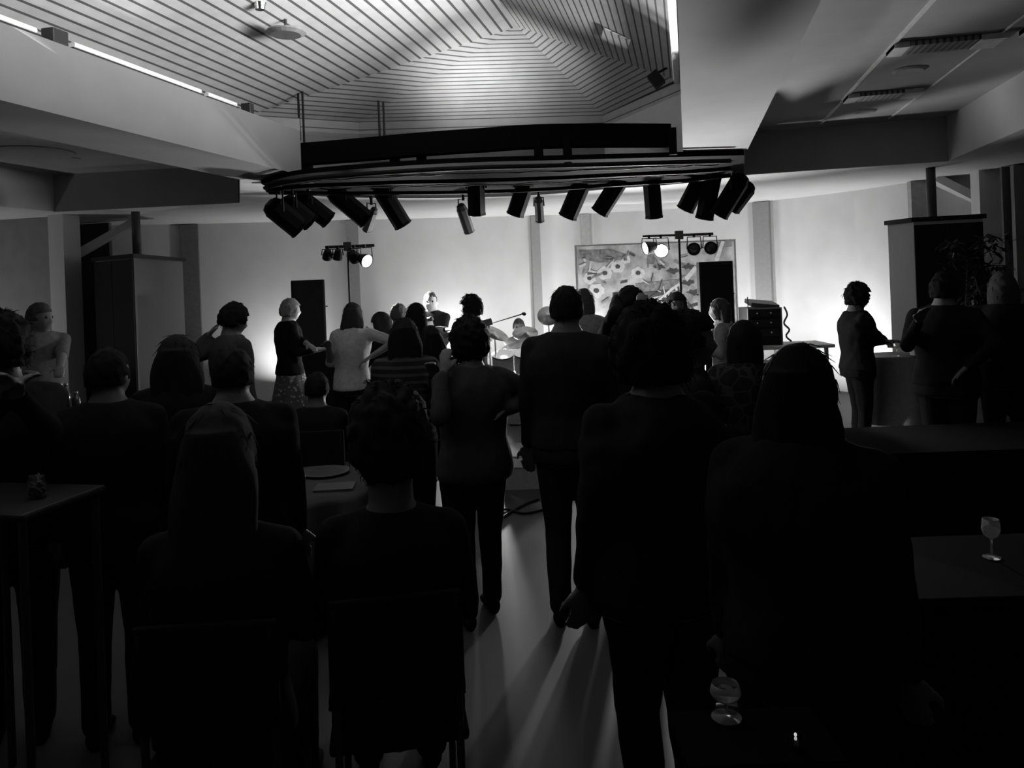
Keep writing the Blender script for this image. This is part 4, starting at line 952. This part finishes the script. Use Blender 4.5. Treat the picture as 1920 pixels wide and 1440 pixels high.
bm = nb(); box(bm, (.64, -.02, .01), (.16, .02, .08)); bm.transform(T_); link('headstock', bm, mat('neck_wood', .15, .4), root)
bm = nb(); box(bm, (.02, -.024, 0), (.16, .012, .09)); bm.transform(T_); link('pickguard', bm, white, root)
# microphone stands
def mic(px, ytop, D, lab, boom=.3):
    T_ = atd(px, ytop, D); r_ = empty('microphone_stand', (T_.x, T_.y, 0), YAW, lab, 'microphone stand'); z = T_.z
    bm = nb(); tube(bm, [(0, 0, .02), (0, 0, z-.12)], .010, 8); link('pole', bm, blackmetal, r_)
    bm = nb(); tube(bm, [(0, 0, z-.12), (boom, 0, z)], .007, 8); link('boom', bm, blackmetal, r_)
    bm = nb(); lathe(bm, [(.02, 0), (.14, 0), (.14, .02), (.02, .025)]); link('base', bm, black, r_)
    bm = nb(); capsule(bm, (boom, 0, z), (boom+.1, 0, z+.03), .014, .017); ell(bm, (boom+.12, 0, z+.035), .028, seg=12, rings=8); link('microphone', bm, mat('mic_grey', .2, .4), r_, True)
mic(778, 605, 8.6, 'microphone stand in front of the lit guitarist', .06); mic(1212, 600, 9.0, 'microphone stand left of the light stand by the mural', -.2)
# amplifier rack with mixer
a_, b_ = atd(1402, 578, 9.6), atd(1464, 576, 9.6); c = (a_+b_)/2; wr_ = (b_-a_).length
zt = c.z; root = empty('amplifier_rack', (c.x, c.y, .95), YAW, 'flight case rack of amplifiers with silver edges on the right of the stage', 'equipment rack')
h_ = zt-.95
bm = nb(); box(bm, (0, .2, h_/2), (wr_, .4, h_)); link('case', bm, black, root)
for x in (-wr_/2, wr_/2):
    bm = nb(); box(bm, (x, -.005, h_/2), (.015, .02, h_)); link('edge_trim', bm, greymetal, root)
bm = nb(); box(bm, (0, -.005, h_-.008), (wr_, .02, .016)); link('edge_trim', bm, greymetal, root)
for i in range(3):
    bm = nb(); bbox(bm, (0, -.006, h_-.07-i*.12), (wr_*.88, .02, .085), bev=.004); u = link('amplifier', bm, blackmetal, root)
    for j in range(2): bm = nb(); ell(bm, (-.1+j*.17, -.02, h_-.07-i*.12), .014, seg=10, rings=6); link('knob', bm, chrome, u)
m_ = empty('mixer', (c.x, c.y+.02, zt), YAW, 'sloping mixing desk lying on top of the amplifier rack', 'mixer')
bm = nb(); v = box(bm, (.03, .18, .045), (wr_*.85, .3, .05)); bmesh.ops.rotate(bm, verts=v, cent=(0, .18, .045), matrix=Matrix.Rotation(.12, 3, 'Y') @ Matrix.Rotation(.15, 3, 'X')); link('body', bm, mat('mixer_grey', .1, .5), m_)
bm = nb(); tube(bm, [(-wr_/2+.02, .05, 0), (-wr_/2+.02, .05, .14)], .006, 6); tag_o = link('antenna', bm, black, m_)
# low table with white edge under the rack and to its right
a_, b_ = atd(1395, 640, 9.4), atd(1552, 634, 9.4); c = (a_+b_)/2; wt = (b_-a_).length
t = empty('equipment_table', (c.x, c.y+.2, 0), YAW, 'light-edged table carrying the amplifier rack and going right', 'table')
zt2 = .948
bm = nb(); bbox(bm, (0, .12, zt2-.02), (wt+.1, .6, .04), bev=.005); link('tabletop', bm, mat('light_edge', .55, .6), t)
bm = nb(); box(bm, (0, .14, zt2-.24), (wt, .5, .03)); link('shelf', bm, mat('shelf_dark', .06, .6), t)
for x in (-wt/2+.03, wt/2-.03):
    for y in (-.1, .34): bm = nb(); box(bm, (x, y, (zt2-.04)/2), (.04, .04, zt2-.04)); link('leg', bm, greymetal, t)
q = atd(1528, 652, 9.35); bm = nb(); lathe(bm, [(.02, 0), (.05, .005), (.055, .09), (.02, .09)]); o = link('cable_reel', bm, mat('reel_white', .5, .5)); o.location = (q.x, q.y+.12, zt2-.224); tag(o, 'small pale reel on the shelf of the light-edged table', 'reel')
bm = nb(); pts = [atd(1470, 575, 9.6), atd(1476, 590, 9.58), atd(1470, 606, 9.55), atd(1480, 618, 9.5), atd(1474, 630, 9.5), atd(1484, 640, 9.45)]
tube(bm, smooth_pts(pts, 5), .012, 6); tag(link('cable_bundle', bm, mat('cable_grey', .12, .5), smooth=True), 'bundle of cables hanging at the right side of the amplifier rack', 'cable')
# guitar stand and white monitor edges glimpsed at floor level near the centre
q = atd(988, 862, 7.2); root = empty('stage_monitor', (q.x, q.y, 0), YAW, 'floor wedge monitor glimpsed beside the grey sweater', 'stage monitor')
bm = nb(); prof = [(-.25, 0), (.25, 0), (.25, .18), (-.05, .38), (-.25, .30)]
lo = [bm.verts.new((-.25, y, z)) for y, z in prof]; hi = [bm.verts.new((.25, y, z)) for y, z in prof]; bm.faces.new(lo); bm.faces.new(hi[::-1])
for i in range(5): bm.faces.new((lo[i], lo[(i+1) % 5], hi[(i+1) % 5], hi[i]))
link('cabinet', bm, mat('monitor_grey', .3, .6), root)
bm = nb(); box(bm, (0, -.255, .24), (.4, .01, .08)); link('badge_panel', bm, white, root)
# cables on the floor
for i, (pts, lab) in enumerate((([(900, 960), (950, 955), (985, 962), (1040, 950)], 'black cable crossing the floor beside the grey sweater'), ([(920, 990), (950, 965), (985, 945), (1010, 935)], 'second cable curling over the floor towards the band'))):
    bm = nb(); tube(bm, smooth_pts([atz(*q_, .012) for q_ in pts], 6), .011, 6); tag(link('floor_cable', bm, black, smooth=True), lab, 'cable')
# potted plant by the right cabinet
p = atd(1815, 560, 7.75); root = empty('potted_tree', (p.x, p.y, 0), 0, 'leafy potted tree in front of the right tall cabinet', 'plant')
bm = nb(); lathe(bm, [(.02, 0), (.15, 0), (.2, .32), (.18, .32), (.17, .28), (.02, .28)], n=28); link('pot', bm, mat('pot', .05, .6), root)
rnd = random.Random(5); bm = nb()
tr = [(0, 0, .28), (.03, 0, .9), (-.01, .02, 1.4), (.02, 0, 2.0)]; tube(bm, tr, [.03, .025, .02, .01], 8)
tips = []
for i in range(46):
    z0 = rnd.uniform(.95, 2.0); a = rnd.uniform(0, 2*PI); L_ = rnd.uniform(.2, .45)
    q0 = Vector((.01, 0, z0)); q1 = q0+Vector((math.cos(a)*L_*.5, math.sin(a)*L_*.5, L_*.35)); q2 = q0+Vector((math.cos(a)*L_, math.sin(a)*L_, L_*.35-rnd.uniform(0, .2)))
    tube(bm, [q0, q1, q2], [.008, .005, .002], 5); tips.append((q0, q1, q2))
link('trunk', bm, mat('bark', .05, .9), root)
bm = nb()
for q0, q1, q2 in tips:
    for _ in range(26):
        t = rnd.uniform(.25, 1.0); b_ = q0.lerp(q1, t*2) if t < .5 else q1.lerp(q2, t*2-1)
        d = Vector((rnd.uniform(-1, 1), rnd.uniform(-1, 1), rnd.uniform(-1, .5))).normalized(); x, y = frame_for(d); L_ = rnd.uniform(.08, .13)
        v = [bm.verts.new(b_), bm.verts.new(b_+d*L_*.5+x*.022), bm.verts.new(b_+d*L_), bm.verts.new(b_+d*L_*.5-x*.022), ]
        bm.faces.new(v)
o = link('leaves', bm, mat('leaf', .035, .45, spec=.4), root); o['kind'] = 'stuff'
# small ornament with a glow added for its glint at the very bottom right
q = atz(1492, 1392, .932); root = empty('tealight_holder', q, 0, 'tiny cut-glass tealight at the bottom right corner area', 'candle')
bm = nb()
for i in range(12): a = i*PI/6; ell(bm, (.013*math.cos(a), 0, .013*math.sin(a)), .0022, seg=6, rings=5)
bm.free()
bm = nb(); lathe(bm, [(.005, -.012), (.013, -.012), (.015, .012), (.004, .012)], n=10); link('holder', bm, chrome, root)
bm = nb(); ell(bm, (0, 0, .016), (.003, .003, .004), seg=8, rings=6); link('flame', bm, mat('flame', .9, .5, emit=.5), root, True)
